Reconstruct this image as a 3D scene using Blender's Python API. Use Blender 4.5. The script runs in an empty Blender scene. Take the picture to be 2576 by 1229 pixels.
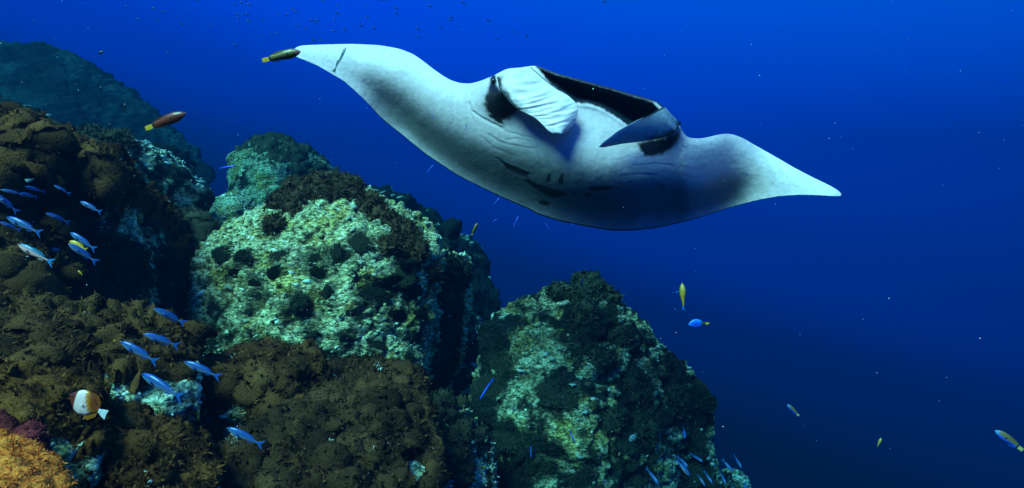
import bpy, bmesh, math, random
import numpy as np
from mathutils import Vector, Matrix
from mathutils.bvhtree import BVHTree

random.seed(7)
RNG = np.random.default_rng(11)
scene = bpy.context.scene
COL = scene.collection

# ------------------------------------------------------------------ camera
W, H, HFOV = 2576.0, 1229.0, 80.0
FPX = (W / 2) / math.tan(math.radians(HFOV / 2))
cam_d = bpy.data.cameras.new('camera')
cam_d.sensor_fit = 'HORIZONTAL'
cam_d.angle = math.radians(HFOV)
cam_d.clip_start = 0.02
cam_d.clip_end = 2000
cam = bpy.data.objects.new('camera', cam_d)
COL.objects.link(cam)
cam.location = (0, 0, 0)
cam.rotation_euler = (math.radians(90), 0, 0)
scene.camera = cam

# ------------------------------------------------------------------ light
SUN_AZ, SUN_EL = 30.0, 46.0          # behind the camera and to its left, high above
S = Vector((-math.sin(math.radians(SUN_AZ)) * math.cos(math.radians(SUN_EL)),
            -math.cos(math.radians(SUN_AZ)) * math.cos(math.radians(SUN_EL)),
            math.sin(math.radians(SUN_EL))))
sun_d = bpy.data.lights.new('sun', 'SUN')
sun_d.energy = 5.0
sun_d.angle = math.radians(28)   # waves and water spread the sunlight
sun_d.color = (1.0, 0.86, 0.68)
sun = bpy.data.objects.new('sun', sun_d)
COL.objects.link(sun)
sun.rotation_euler = S.to_track_quat('Z', 'Y').to_euler()

world = bpy.data.worlds.new('World')
scene.world = world
world.use_nodes = True
wn = world.node_tree
wn.nodes.clear()
wo = wn.nodes.new('ShaderNodeOutputWorld')
bg = wn.nodes.new('ShaderNodeBackground')
bg.inputs['Strength'].default_value = 0.15
sky = wn.nodes.new('ShaderNodeTexSky')
sky.sky_type = 'NISHITA'
sky.sun_disc = False
sky.sun_elevation = math.radians(SUN_EL)
sky.sun_rotation = math.radians(180 + SUN_AZ)
# daylight as it reaches an eye under water: the sky bends into a cone overhead, and the
# water column swallows red first and then green along slanting and downward lines of sight
tc = wn.nodes.new('ShaderNodeTexCoord')
bend = wn.nodes.new('ShaderNodeVectorMath'); bend.operation = 'MULTIPLY_ADD'
bend.inputs[1].default_value = (0.5, 0.5, 0.35)
bend.inputs[2].default_value = (0, 0, 0.75)
wn.links.new(tc.outputs['Generated'], bend.inputs[0])
wn.links.new(bend.outputs[0], sky.inputs[0])
dotn = wn.nodes.new('ShaderNodeVectorMath'); dotn.operation = 'DOT_PRODUCT'
ax = Vector((0.30, 0.10, 0.95)).normalized()
dotn.inputs[1].default_value = ax
wn.links.new(tc.outputs['Generated'], dotn.inputs[0])
mr = wn.nodes.new('ShaderNodeMapRange')
mr.inputs['From Min'].default_value = -1; mr.inputs['From Max'].default_value = 1
wn.links.new(dotn.outputs['Value'], mr.inputs['Value'])
ramp = wn.nodes.new('ShaderNodeValToRGB')
ramp.color_ramp.interpolation = 'EASE'
WATER = [(0.0, (0.0, 0.0005, 0.002)), (0.36, (0.0, 0.002, 0.005)), (0.45, (0.0, 0.009, 0.035)),
         (0.52, (0.0, 0.055, 0.34)), (0.59, (0.0, 0.15, 1.0)), (0.68, (0.0, 0.26, 1.6)), (0.78, (0.01, 0.40, 1.6)), (1.0, (0.10, 0.85, 1.1))]
els = ramp.color_ramp.elements
els[0].position = 0.0; els[0].color = WATER[0][1] + (1,)
els[1].position = 1.0; els[1].color = WATER[-1][1] + (1,)
for pos, c in WATER[1:-1]:
    e = els.new(pos); e.color = c + (1,)
wn.links.new(mr.outputs[0], ramp.inputs[0])
mulw = wn.nodes.new('ShaderNodeMix'); mulw.data_type = 'RGBA'; mulw.blend_type = 'MULTIPLY'
mulw.inputs['Factor'].default_value = 1.0
wn.links.new(sky.outputs[0], mulw.inputs['A'])
wn.links.new(ramp.outputs[0], mulw.inputs['B'])
wn.links.new(mulw.outputs['Result'], bg.inputs['Color'])
wn.links.new(bg.outputs[0], wo.inputs['Surface'])

scene.render.engine = 'CYCLES'
scene.cycles.use_denoising = True
scene.cycles.max_bounces = 5
scene.cycles.diffuse_bounces = 2
scene.cycles.glossy_bounces = 2
scene.cycles.transmission_bounces = 2
scene.cycles.volume_bounces = 0
scene.cycles.transparent_max_bounces = 8
scene.cycles.sample_clamp_indirect = 4.0
vs = scene.view_settings
vs.view_transform = 'Standard'
vs.look = 'None'
vs.gamma = 1.0
vs.use_curve_mapping = False
vs.exposure = 1.25

# ------------------------------------------------------------------ helpers
def P(u, v, d):
    """point seen at photo pixel (u, v) of the 2576-wide frame, d metres ahead"""
    return Vector(((u - W / 2) / FPX * d, d, (H / 2 - v) / FPX * d))

def tag(o, label=None, cat=None, group=None, kind=None):
    if label: o['label'] = label
    if cat: o['category'] = cat
    if group: o['group'] = group
    if kind: o['kind'] = kind
    return o

def link(o, parent=None):
    COL.objects.link(o)
    if parent is not None: o.parent = parent
    return o

def empty(name, loc=(0, 0, 0)):
    o = bpy.data.objects.new(name, None)
    o.empty_display_size = 0.1
    o.location = loc
    return link(o)

def mesh_np(name, verts, faces, smooth=True):
    """verts (n,3), faces (m,k) with constant k"""
    me = bpy.data.meshes.new(name)
    verts = np.asarray(verts, np.float32); faces = np.asarray(faces, np.int32)
    m, k = faces.shape
    me.vertices.add(len(verts)); me.vertices.foreach_set('co', verts.ravel())
    me.loops.add(m * k); me.loops.foreach_set('vertex_index', faces.ravel())
    me.polygons.add(m)
    me.polygons.foreach_set('loop_start', np.arange(0, m * k, k, dtype=np.int32))
    me.update(calc_edges=True)
    me.validate()
    if smooth: me.polygons.foreach_set('use_smooth', np.ones(len(me.polygons), bool))
    return me

def set_col(me, cols):
    cols = np.asarray(cols, np.float32)
    a = me.color_attributes.new('Col', 'FLOAT_COLOR', 'POINT')
    rgba = np.ones((len(me.vertices), 4), np.float32)
    rgba[:, :3] = cols
    a.data.foreach_set('color', rgba.ravel())

def coords(me):
    a = np.empty(len(me.vertices) * 3, np.float32); me.vertices.foreach_get('co', a)
    return a.reshape(-1, 3).astype(np.float64)

def normals(me):
    a = np.empty(len(me.vertices) * 3, np.float32); me.vertex_normals.foreach_get('vector', a)
    return a.reshape(-1, 3).astype(np.float64)

def ss(a, b, x):
    t = np.clip((x - a) / (b - a), 0, 1)
    return t * t * (3 - 2 * t)

def mix(a, b, t):
    a = np.asarray(a, float); b = np.asarray(b, float); t = np.asarray(t)[..., None]
    return a * (1 - t) + b * t

def _h(ix, iy, iz, s):
    h = (ix * 374761393 + iy * 668265263 + iz * 2147483647 + s * 974711) & 0xFFFFFFFF
    h = ((h ^ (h >> 13)) * 1274126177) & 0xFFFFFFFF
    h = ((h ^ (h >> 16)) * 2246822519) & 0xFFFFFFFF
    return (h ^ (h >> 15)) & 0xFFFFFFFF

def noise(p, seed=0):
    """gradient noise about -1..1"""
    p = np.asarray(p, float)
    i = np.floor(p).astype(np.int64); f = p - i
    u = f * f * f * (f * (f * 6 - 15) + 10)
    out = np.zeros(len(p))
    for dx in (0, 1):
        for dy in (0, 1):
            for dz in (0, 1):
                h = _h(i[:, 0] + dx, i[:, 1] + dy, i[:, 2] + dz, seed)
                gx = (h & 1023) / 511.5 - 1; gy = ((h >> 10) & 1023) / 511.5 - 1; gz = ((h >> 20) & 1023) / 511.5 - 1
                d = gx * (f[:, 0] - dx) + gy * (f[:, 1] - dy) + gz * (f[:, 2] - dz)
                w = (u[:, 0] if dx else 1 - u[:, 0]) * (u[:, 1] if dy else 1 - u[:, 1]) * (u[:, 2] if dz else 1 - u[:, 2])
                out += d * w
    return out * 1.4

def fbm(p, oct=4, seed=0, gain=0.5):
    p = np.asarray(p, float); o = np.zeros(len(p)); a = 1.0; tot = 0
    for k in range(oct):
        o += a * noise(p * 2.03 ** k + 17.3 * k, seed + k); tot += a; a *= gain
    return o / tot

def billow(p, oct=3, seed=0):
    """rounded lumps with sharp creases, 0..1"""
    p = np.asarray(p, float); o = np.zeros(len(p)); a = 1.0; tot = 0
    for k in range(oct):
        o += a * np.minimum(np.abs(noise(p * 2.1 ** k + 9.7 * k, seed + k)) * 1.6, 1); tot += a; a *= 0.5
    return o / tot

def cells(p, seed=0):
    """cellular noise: distance to nearest and second point, id 0..1"""
    p = np.asarray(p, float)
    i = np.floor(p).astype(np.int64)
    d1 = np.full(len(p), 9.0); d2 = np.full(len(p), 9.0); ident = np.zeros(len(p))
    for dx in (-1, 0, 1):
        for dy in (-1, 0, 1):
            for dz in (-1, 0, 1):
                c = i + np.array([dx, dy, dz])
                h = _h(c[:, 0], c[:, 1], c[:, 2], seed)
                q = c + np.stack([(h & 1023) / 1023., ((h >> 10) & 1023) / 1023., ((h >> 20) & 1023) / 1023.], 1)
                d = np.sqrt(((q - p) ** 2).sum(1))
                near = d < d1
                d2 = np.where(near, d1, np.minimum(d2, d))
                ident = np.where(near, (h % 997) / 997., ident)
                d1 = np.where(near, d, d1)
    return d1, d2, ident

# ------------------------------------------------------------------ materials
def attr_mat(name, rough=0.8, spec=0.25, fine=0.0, fscale=60, bump=0.0, bscale=80, trans=0.0, bdist=0.01):
    m = bpy.data.materials.new(name); m.use_nodes = True
    nt = m.node_tree; b = nt.nodes['Principled BSDF']
    at = nt.nodes.new('ShaderNodeAttribute'); at.attribute_name = 'Col'
    b.inputs['Roughness'].default_value = rough
    b.inputs['Specular IOR Level'].default_value = spec
    out = at.outputs['Color']
    tcn = nt.nodes.new('ShaderNodeTexCoord')
    if fine > 0:
        nz = nt.nodes.new('ShaderNodeTexNoise'); nz.inputs['Scale'].default_value = fscale
        nz.inputs['Detail'].default_value = 5; nz.inputs['Roughness'].default_value = 0.65
        nt.links.new(tcn.outputs['Object'], nz.inputs['Vector'])
        r = nt.nodes.new('ShaderNodeMapRange')
        r.inputs['From Min'].default_value = 0.3; r.inputs['From Max'].default_value = 0.7
        r.inputs['To Min'].default_value = 1 - fine; r.inputs['To Max'].default_value = 1 + fine
        nt.links.new(nz.outputs['Fac'], r.inputs['Value'])
        vm = nt.nodes.new('ShaderNodeVectorMath'); vm.operation = 'SCALE'
        nt.links.new(out, vm.inputs[0]); nt.links.new(r.outputs[0], vm.inputs['Scale'])
        out = vm.outputs[0]
    nt.links.new(out, b.inputs['Base Color'])
    if bump > 0:
        nb = nt.nodes.new('ShaderNodeTexNoise'); nb.inputs['Scale'].default_value = bscale
        nb.inputs['Detail'].default_value = 4
        nt.links.new(tcn.outputs['Object'], nb.inputs['Vector'])
        bp = nt.nodes.new('ShaderNodeBump'); bp.inputs['Strength'].default_value = bump
        bp.inputs['Distance'].default_value = bdist
        nt.links.new(nb.outputs['Fac'], bp.inputs['Height']); nt.links.new(bp.outputs[0], b.inputs['Normal'])
    if trans > 0:
        tr = nt.nodes.new('ShaderNodeBsdfTranslucent'); nt.links.new(out, tr.inputs['Color'])
        mx = nt.nodes.new('ShaderNodeMixShader'); mx.inputs[0].default_value = trans
        nt.links.new(b.outputs[0], mx.inputs[1]); nt.links.new(tr.outputs[0], mx.inputs[2])
        nt.links.new(mx.outputs[0], nt.nodes['Material Output'].inputs['Surface'])
    return m

def rock_mat():
    """crinkled crust: ragged plates lying along the bedding, with thin gaps between them"""
    m = bpy.data.materials.new('encrusted_rock'); m.use_nodes = True
    nt = m.node_tree; b = nt.nodes['Principled BSDF']
    b.inputs['Roughness'].default_value = 0.9; b.inputs['Specular IOR Level'].default_value = 0.15
    N = nt.nodes.new; Lk = nt.links.new
    at = N('ShaderNodeAttribute'); at.attribute_name = 'Col'
    tcn = N('ShaderNodeTexCoord')
    mp = N('ShaderNodeMapping'); mp.inputs['Scale'].default_value = (1, 1, 1.9); mp.inputs['Rotation'].default_value = (0.2, 0.25, 0)
    Lk(tcn.outputs['Object'], mp.inputs['Vector'])
    wz = N('ShaderNodeTexNoise'); wz.inputs['Scale'].default_value = 14; wz.inputs['Detail'].default_value = 3
    Lk(mp.outputs[0], wz.inputs['Vector'])
    ad = N('ShaderNodeVectorMath'); ad.operation = 'MULTIPLY_ADD'; ad.inputs[1].default_value = (.07, .07, .07)
    Lk(wz.outputs['Color'], ad.inputs[0]); Lk(mp.outputs[0], ad.inputs[2])
    nz = N('ShaderNodeTexNoise'); nz.inputs['Scale'].default_value = 22; nz.inputs['Detail'].default_value = 6; nz.inputs['Roughness'].default_value = .68
    Lk(ad.outputs[0], nz.inputs['Vector'])
    vo = N('ShaderNodeTexVoronoi'); vo.feature = 'DISTANCE_TO_EDGE'; vo.inputs['Scale'].default_value = 17
    Lk(ad.outputs[0], vo.inputs['Vector'])
    r1 = N('ShaderNodeValToRGB'); r1.color_ramp.interpolation = 'LINEAR'
    e = r1.color_ramp.elements; e[0].position = .34; e[0].color = (.10, .10, .10, 1); e[1].position = .74; e[1].color = (2.2, 2.2, 2.2, 1)
    for p_, v_ in ((.44, .35), (.49, 1.0), (.58, 1.35)):
        q = e.new(p_); q.color = (v_, v_, v_, 1)
    Lk(nz.outputs['Fac'], r1.inputs[0])
    r2 = N('ShaderNodeMapRange'); r2.inputs['From Min'].default_value = 0.0; r2.inputs['From Max'].default_value = .13
    r2.inputs['To Min'].default_value = .35; r2.inputs['To Max'].default_value = 1.0
    Lk(vo.outputs['Distance'], r2.inputs['Value'])
    m1 = N('ShaderNodeVectorMath'); m1.operation = 'MULTIPLY'; Lk(at.outputs['Color'], m1.inputs[0]); Lk(r1.outputs[0], m1.inputs[1])
    m2 = N('ShaderNodeVectorMath'); m2.operation = 'SCALE'; Lk(m1.outputs[0], m2.inputs[0]); Lk(r2.outputs[0], m2.inputs['Scale'])  # low spots and plate gaps darkened in the colour, standing in for shadow
    mn = N('ShaderNodeVectorMath'); mn.operation = 'MINIMUM'; mn.inputs[1].default_value = (.85, .85, .85); Lk(m2.outputs[0], mn.inputs[0])
    Lk(mn.outputs[0], b.inputs['Base Color'])
    hs = N('ShaderNodeMath'); hs.operation = 'MULTIPLY_ADD'; hs.inputs[1].default_value = .25
    Lk(r2.outputs[0], hs.inputs[0]); Lk(nz.outputs['Fac'], hs.inputs[2])
    bp = N('ShaderNodeBump'); bp.inputs['Strength'].default_value = 1.0; bp.inputs['Distance'].default_value = .035
    Lk(hs.outputs[0], bp.inputs['Height']); Lk(bp.outputs[0], b.inputs['Normal'])
    return m
M_ROCK = rock_mat()
M_FLAKE = attr_mat('pale_crust', 0.85, 0.2, 0.25, 120)
M_ALGAE = attr_mat('turf_algae', 1.0, 0.05, 0.45, 90, 0.8, 60, bdist=0.015)
M_FROND = attr_mat('algae_frond', 0.9, 0.1, trans=0.25)
M_MANTA = attr_mat('manta_skin', 0.5, 0.3, 0.13, 26, 0.3, 38, bdist=0.007)
M_FISH = attr_mat('fish_skin', 0.32, 0.5)
M_FIN = attr_mat('fish_fin', 0.5, 0.3, trans=0.35)
M_SPECK = attr_mat('plankton', 0.7, 0.2)

def plain(name, c, rough=0.5):
    m = bpy.data.materials.new(name); m.use_nodes = True
    b = m.node_tree.nodes['Principled BSDF']
    b.inputs['Base Color'].default_value = tuple(c) + (1,); b.inputs['Roughness'].default_value = rough
    return m
M_EYE = plain('eye_black', (0.004, 0.004, 0.005), 0.15)

# ------------------------------------------------------------------ seabed
def build_seabed():
    xs = np.concatenate([np.linspace(-44, -12, 24), np.linspace(-11, 11, 90), np.linspace(12, 44, 24)])
    ys = np.concatenate([np.linspace(-12, 0, 10), np.linspace(0.5, 26, 100), np.linspace(28, 48, 24)])
    X, Y = np.meshgrid(xs, ys, indexing='ij')
    p = np.stack([X.ravel(), Y.ravel(), 0 * X.ravel()], 1)
    side = p[:, 0] - 0.22 * p[:, 1]
    z = -2.6 - 17 * ss(-0.5, 10, side) + 1.4 * ss(-3, -12, side) - 7 * ss(7, 40, p[:, 1])
    z += 0.5 * fbm(p * 0.5, 4, 3) + 0.12 * billow(p * 3, 2, 5)
    v = np.stack([p[:, 0], p[:, 1], z], 1)
    nx, ny = len(xs), len(ys)
    i, j = np.meshgrid(np.arange(nx - 1), np.arange(ny - 1), indexing='ij')
    a = (i * ny + j).ravel()
    f = np.stack([a, a + ny, a + ny + 1, a + 1], 1)
    me = mesh_np('seabed', v, f)
    n = fbm(p * 2.5, 4, 8)
    set_col(me, mix((0.012, 0.011, 0.008), (0.05, 0.048, 0.036), ss(0.05, 0.4, n)))
    me.materials.append(M_ROCK)
    tag(link(bpy.data.objects.new('seabed', me)), kind='structure')
build_seabed()

# ------------------------------------------------------------------ rocks
PALE, TAN, OLIVE = (0.54, 0.61, 0.41), (0.30, 0.25, 0.09), (0.09, 0.10, 0.045)
DARK, WHITE, YELL = (0.014, 0.020, 0.020), (0.78, 0.82, 0.78), (0.52, 0.45, 0.12)
BROWN, BROWN2 = (0.030, 0.011, 0.004), (0.165, 0.060, 0.019)

def hull_mesh(hulls, voxel):
    bm = bmesh.new()
    for pts in hulls:
        b = bmesh.new()
        vs_ = [b.verts.new(p) for p in pts]
        r = bmesh.ops.convex_hull(b, input=vs_)
        bmesh.ops.delete(b, geom=[v for v in b.verts if not v.link_faces], context='VERTS')
        t = bpy.data.meshes.new('t'); b.to_mesh(t); b.free()
        bm.from_mesh(t); bpy.data.meshes.remove(t)
    me = bpy.data.meshes.new('hull'); bm.to_mesh(me); bm.free()
    o = bpy.data.objects.new('hull', me); COL.objects.link(o)
    md = o.modifiers.new('r', 'REMESH'); md.mode = 'VOXEL'; md.voxel_size = voxel
    dg = bpy.context.evaluated_depsgraph_get()
    out = bpy.data.meshes.new_from_object(o.evaluated_get(dg))
    bpy.data.objects.remove(o); bpy.data.meshes.remove(me)
    return out

def hull(front, back=1.6, shrink=0.8, sink=0.0):
    """solid from pixel points with their distances; the back is the same outline moved away from the eye"""
    pts = [P(*p) for p in front]
    cu = sum(p[0] for p in front) / len(front); cv = sum(p[1] for p in front) / len(front)
    far = max(p.y for p in pts) + back
    res = list(pts)
    for u, v, d in front:
        q = P(cu + (u - cu) * shrink, cv + (v - cv) * shrink, far)
        res.append(q - Vector((0, 0, sink)))
    return res

class Rock:
    pass

ROCKS = []
def rock(hulls, label, voxel=0.03, amp=1.0, pale=0.0, seed=0, strata=0.5, name='boulder', tint=(1, 1, 1), dark=0.0, group=None):
    me = hull_mesh(hulls, voxel)
    p = coords(me); n = normals(me)
    big = 0.16 * fbm(p * 0.9, 3, seed) + 0.07 * fbm(p * 2.7, 3, seed + 5)
    d1, d2, ident = cells(p * np.array([3.2, 3.2, 4.2]) + 0.6 * fbm(p * 2, 2, seed + 9)[:, None], seed + 2)
    chunk = 0.06 * (ident - 0.5) * ss(0.02, 0.22, d2 - d1) - 0.05 * (1 - ss(0.0, 0.12, d2 - d1))
    q = p * np.array([5, 5, 15.0]) + np.array([0.0, 0.0, 2.0]) * (p[:, :1] * 1.2)
    led = strata * 0.08 * (np.abs(noise(q, seed + 21)) - 0.3)
    small = 0.03 * fbm(p * 13, 3, seed + 31) + 0.03 * (billow(p * 8, 2, seed + 40) - 0.4)
    p2 = p + n * (amp * (big + chunk + led + small))[:, None]
    me.vertices.foreach_set('co', p2.astype(np.float32).ravel()); me.update()
    me.polygons.foreach_set('use_smooth', np.ones(len(me.polygons), bool))
    p = p2
    a = fbm(p * 2.1, 4, seed + 50); b = fbm(p * 6.5, 4, seed + 60); c = fbm(p * 20, 3, seed + 70); e = fbm(p * 3.7, 3, seed + 80)
    f = fbm(p * np.array([16, 16, 44]), 3, seed + 90)
    col = mix(PALE, TAN, ss(0.0, 0.35, e))
    col = mix(col, np.array(OLIVE), ss(-0.1, 0.3, b + 0.4 * c - pale * 0.35))
    col = mix(col, np.array(YELL), ss(0.12, 0.38, fbm(p * 2.9, 3, seed + 85) + 0.3 * c + 0.06) * 0.75)
    col = mix(col, np.array(WHITE), ss(0.12, 0.4, f + 0.4 * c - 0.1 + pale * 0.15) * 0.8)
    col = mix(col, np.array(DARK), ss(0.05 + pale * 0.3, 0.22 + pale * 0.3, a * 0.8 + b * 0.5 + c * 0.25 + dark))
    col = mix(col, np.array(DARK), ss(0.0, 0.25, -f - 0.12 + 0.5 * c) * 0.8)
    set_col(me, col * np.array(tint))
    me.materials.append(M_ROCK)
    root = tag(empty(name), label, 'boulder', group)
    o = link(bpy.data.objects.new('stone', me), root)
    R = Rock(); R.root, R.me, R.p, R.obj, R.seed = root, me, p, o, seed
    R.n = normals(me)
    R.col = col; R.tint = np.array(tint)
    R.bvh = BVHTree.FromPolygons([Vector(v) for v in p], [tuple(f_.vertices) for f_ in me.polygons])
    ROCKS.append(R)
    return R

def hit(R, u, v):
    d = P(u, v, 1.0).normalized()
    loc, nor, idx, dist = R.bvh.ray_cast(Vector((0, 0, 0)), d)
    return loc, nor

def carpet(R, spots=(), up=None, bias=0.0, height=0.09, lump=7.0, c0=BROWN, c1=BROWN2, fronds=6000, flen=0.03, name='algae_or_shade_mat', cut=(), bits=0):
    """turf algae over a stone, or a dark cover put in for shade: a lumpy skin lifted off the stone, feathering into it"""
    p, n = R.p, R.n
    m = np.full(len(p), -1.0)
    nz = fbm(p * 2.6, 3, R.seed + 100) * 0.5 + fbm(p * 8, 2, R.seed + 110) * 0.25
    if up is not None:
        m = np.maximum(m, (n[:, 2] - up) * 1.6 + nz * 1.3 + bias)
    for (u, v, r) in spots:
        loc, nor = hit(R, u, v)
        if loc is None: continue
        rad = r / FPX * loc.y
        d = np.sqrt(((p - np.array(loc)) ** 2).sum(1))
        m = np.maximum(m, (1 - d / rad) * 0.9 + nz * 0.8)
    for (u, v, r) in cut:
        loc, nor = hit(R, u, v)
        if loc is None: continue
        rad = r / FPX * loc.y
        d = np.sqrt(((p - np.array(loc)) ** 2).sum(1))
        m = np.minimum(m, (d / rad - 1) * 0.9 + nz * 0.8)
    polys = np.empty(len(R.me.polygons) * 4, np.int32)
    lt = np.empty(len(R.me.polygons), np.int32); R.me.polygons.foreach_get('loop_total', lt)
    if (lt != 4).any(): 
        polys = np.array([tuple(f.vertices) for f in R.me.polygons if len(f.vertices) == 4], np.int32)
    else:
        R.me.polygons.foreach_get('vertices', polys); polys = polys.reshape(-1, 4)
    keep = (m[polys] > 0).any(1)
    f = polys[keep]
    if len(f) == 0: return None
    used = np.unique(f); remap = np.full(len(p), -1); remap[used] = np.arange(len(used))
    f = remap[f]; q = p[used]; nn = n[used]; mm = m[used]
    L = 1 - billow(q * lump + 0.35 * fbm(q * lump * 1.7, 2, R.seed + 7)[:, None], 3, R.seed + 120)
    d1, d2, _ = cells(q * lump * 1.25, R.seed + 13)
    L2 = np.clip(1 - d1 * 1.15, 0, 1) ** 0.7
    L3 = billow(q * lump * 4.3, 2, R.seed + 131)
    L3 = 0.6 * L3 + 0.5 * billow(q * lump * 9, 2, R.seed + 133)
    off = ss(0, 0.35, mm) * height * (0.12 + 0.45 * L + 1.15 * L2 - 0.45 * L3) - 0.015 * (mm < 0.02)
    nn2 = nn + np.array([0, 0, 0.35]); nn2 /= np.linalg.norm(nn2, axis=1)[:, None]
    q2 = q + nn2 * off[:, None]
    t = np.clip(0.38 + fbm(q * 5, 3, R.seed + 140) * 1.5 + 0.35 * fbm(q * 26, 3, R.seed + 150), 0, 1)
    cc = mix(c0, c1, t)
    # every separate patch of algae is a part of its own
    par = np.arange(len(q2))
    def find(a):
        while par[a] != a:
            par[a] = par[par[a]]; a = par[a]
        return a
    for quad in f:
        r0 = find(quad[0])
        for k_ in quad[1:]:
            r1 = find(k_)
            if r1 != r0: par[r1] = r0
    roots = np.array([find(a) for a in range(len(q2))])
    lab = roots[f[:, 0]]
    ids, cnt = np.unique(lab, return_counts=True)
    total = len(f); o = None
    for g_, c_ in sorted(zip(ids, cnt), key=lambda z_: -z_[1]):
        if c_ < 70: continue
        fs = f[lab == g_]
        us_ = np.unique(fs); rm = np.full(len(q2), -1); rm[us_] = np.arange(len(us_))
        me = mesh_np(name, q2[us_], rm[fs]); set_col(me, cc[us_]); me.materials.append(M_ALGAE)
        o = link(bpy.data.objects.new(name, me), R.root)
        nf = int(fronds * c_ / total)
        if nf > 3:
            fn = normals(me); fs = rm[fs]; qq = q2[us_]
            k = RNG.choice(len(fs), size=nf)
            w = RNG.random((nf, 4)); w /= w.sum(1)[:, None]
            base = (qq[fs[k]] * w[..., None]).sum(1); nb = (fn[fs[k]] * w[..., None]).sum(1)
            fo = link(bpy.data.objects.new('algae_fuzz', me_fronds(base, nb, flen, c0, c1)), o)
            tag(fo, kind='stuff')
        nb_ = int(bits * c_ / total)
        if nb_ > 0:
            # shell and coral scraps caught in the turf
            pb, nbm = [], []
            for k_ in RNG.choice(len(us_), size=nb_):
                j_ = RNG.integers(3, 9)
                pb.append(qq[k_] + RNG.normal(0, 0.012, (j_, 3))); nbm.append(np.repeat(fn[k_][None], j_, 0))
            X_ = Rock(); X_.p = np.concatenate(pb); X_.n = np.concatenate(nbm); X_.col = np.ones((len(X_.p), 3)); X_.root = o; X_.seed = R.seed
            flakes(X_, len(X_.p), flen * 0.42, front=False, tones=[(.52, .52, .42), (.66, .66, .58), (.38, .36, .26)], name='shell_scraps')
    return o

def me_fronds(base, nb, flen, c0, c1):
    k = len(base)
    dirv = nb * 1.0 + RNG.normal(0, 0.55, (k, 3)) + np.array([0.1, 0, 0.15])
    dirv /= np.linalg.norm(dirv, axis=1)[:, None] + 1e-9
    side = np.cross(dirv, RNG.normal(0, 1, (k, 3))); side /= np.linalg.norm(side, axis=1)[:, None] + 1e-9
    ln = flen * (0.45 + RNG.random(k))[:, None]; wd = ln * (0.12 + 0.16 * RNG.random((k, 1)))
    bend_ = RNG.normal(0, 0.35, (k, 3)) * ln
    b0 = base - dirv * 0.006
    v = np.stack([b0 - side * wd * 0.5, b0 + side * wd * 0.5, b0 + dirv * ln * 0.55 + side * wd + bend_ * .3,
                  b0 + dirv * ln * 0.55 - side * wd + bend_ * .3, b0 + dirv * ln + bend_ * .9], 1).reshape(-1, 3)
    i = np.arange(k)[:, None] * 5
    f = np.concatenate([i + np.array([[0, 1, 2]]), i + np.array([[0, 2, 3]]), i + np.array([[3, 2, 4]])])
    me = mesh_np('algae_fuzz', v, f, smooth=False)
    c = mix(np.array(c0) * 1.1, np.array(c1) * 1.35, RNG.random(k))
    set_col(me, np.repeat(c, 5, 0)); me.materials.append(M_FROND)
    return me

def flakes(R, count, size=0.035, region=None, tones=None, front=True, name='crust_flakes'):
    """thin lifted plates of pale crust all over the stone's bare face"""
    n, p = R.n, R.p
    lum = R.col.mean(1)
    view = -p / np.linalg.norm(p, axis=1)[:, None]
    ok = (lum > 0.11)
    if front: ok &= ((n * view).sum(1) > 0.02)
    if region is not None: ok &= region(p, n)
    idx = np.nonzero(ok)[0]
    if len(idx) == 0: return
    k = count
    s = RNG.choice(idx, size=k)
    base = p[s] + RNG.normal(0, 0.008, (k, 3)); nb = n[s]
    nt = nb + RNG.normal(0, 0.16, (k, 3)) + np.array([0, 0, 0.12]); nt /= np.linalg.norm(nt, axis=1)[:, None]
    hz = np.cross(nt, np.array([0, 0, 1.0]) + RNG.normal(0, .25, (k, 3))); hz /= np.linalg.norm(hz, axis=1)[:, None] + 1e-9
    vt = np.cross(nt, hz)
    r = size * (0.25 + RNG.random(k) ** 2 * 1.0)
    el = 0.22 + 0.4 * RNG.random(k)
    th = 0.003 + 0.007 * RNG.random(k)
    m = 7
    ang = (np.arange(m)[None] + RNG.uniform(-.35, .35, (k, m))) / m * 2 * np.pi
    rad = r[:, None] * RNG.uniform(0.4, 1.35, (k, m))
    top = base[:, None] + nt[:, None] * (th + 0.004)[:, None, None] \
        + hz[:, None] * (np.cos(ang) * rad)[..., None] + vt[:, None] * (np.sin(ang) * rad * el[:, None])[..., None]
    top += nt[:, None] * RNG.normal(0, 0.004, (k, m, 1))
    bot = top - nt[:, None] * (th + 0.008)[:, None, None] + (base[:, None] - top) * 0.12
    cen = (top.mean(1) + nt * 0.004)[:, None]
    v = np.concatenate([cen, top, bot], 1)
    per = 1 + 2 * m
    o = np.arange(k)[:, None] * per
    fs = []
    for j in range(m):
        a, b = 1 + j, 1 + (j + 1) % m
        fs += [o + np.array([[0, a, b]]), o + np.array([[a, a + m, b + m]]), o + np.array([[a, b + m, b]])]
    me = mesh_np('crust_flakes', v.reshape(-1, 3), np.concatenate(fs), smooth=False)
    tones = np.array(tones if tones is not None else [(0.56, 0.54, 0.32), (0.78, 0.74, 0.52), (0.44, 0.40, 0.16), (0.34, 0.40, 0.27), (0.62, 0.60, 0.28), (0.22, 0.18, 0.06), (0.10, 0.12, 0.06), (0.58, 0.66, 0.48)])
    pick = np.clip((0.5 + 1.1 * fbm(base * 4.5, 3, R.seed + 200) + RNG.normal(0, .22, k)) * len(tones), 0, len(tones) - 1).astype(int)
    c = tones[RNG.permutation(len(tones))[pick]] * RNG.uniform(0.6, 1.1, (k, 1))
    set_col(me, np.repeat(c, per, 0)); me.materials.append(M_FLAKE)
    fo = tag(link(bpy.data.objects.new(name, me), R.root), kind='stuff')
    return fo

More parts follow.
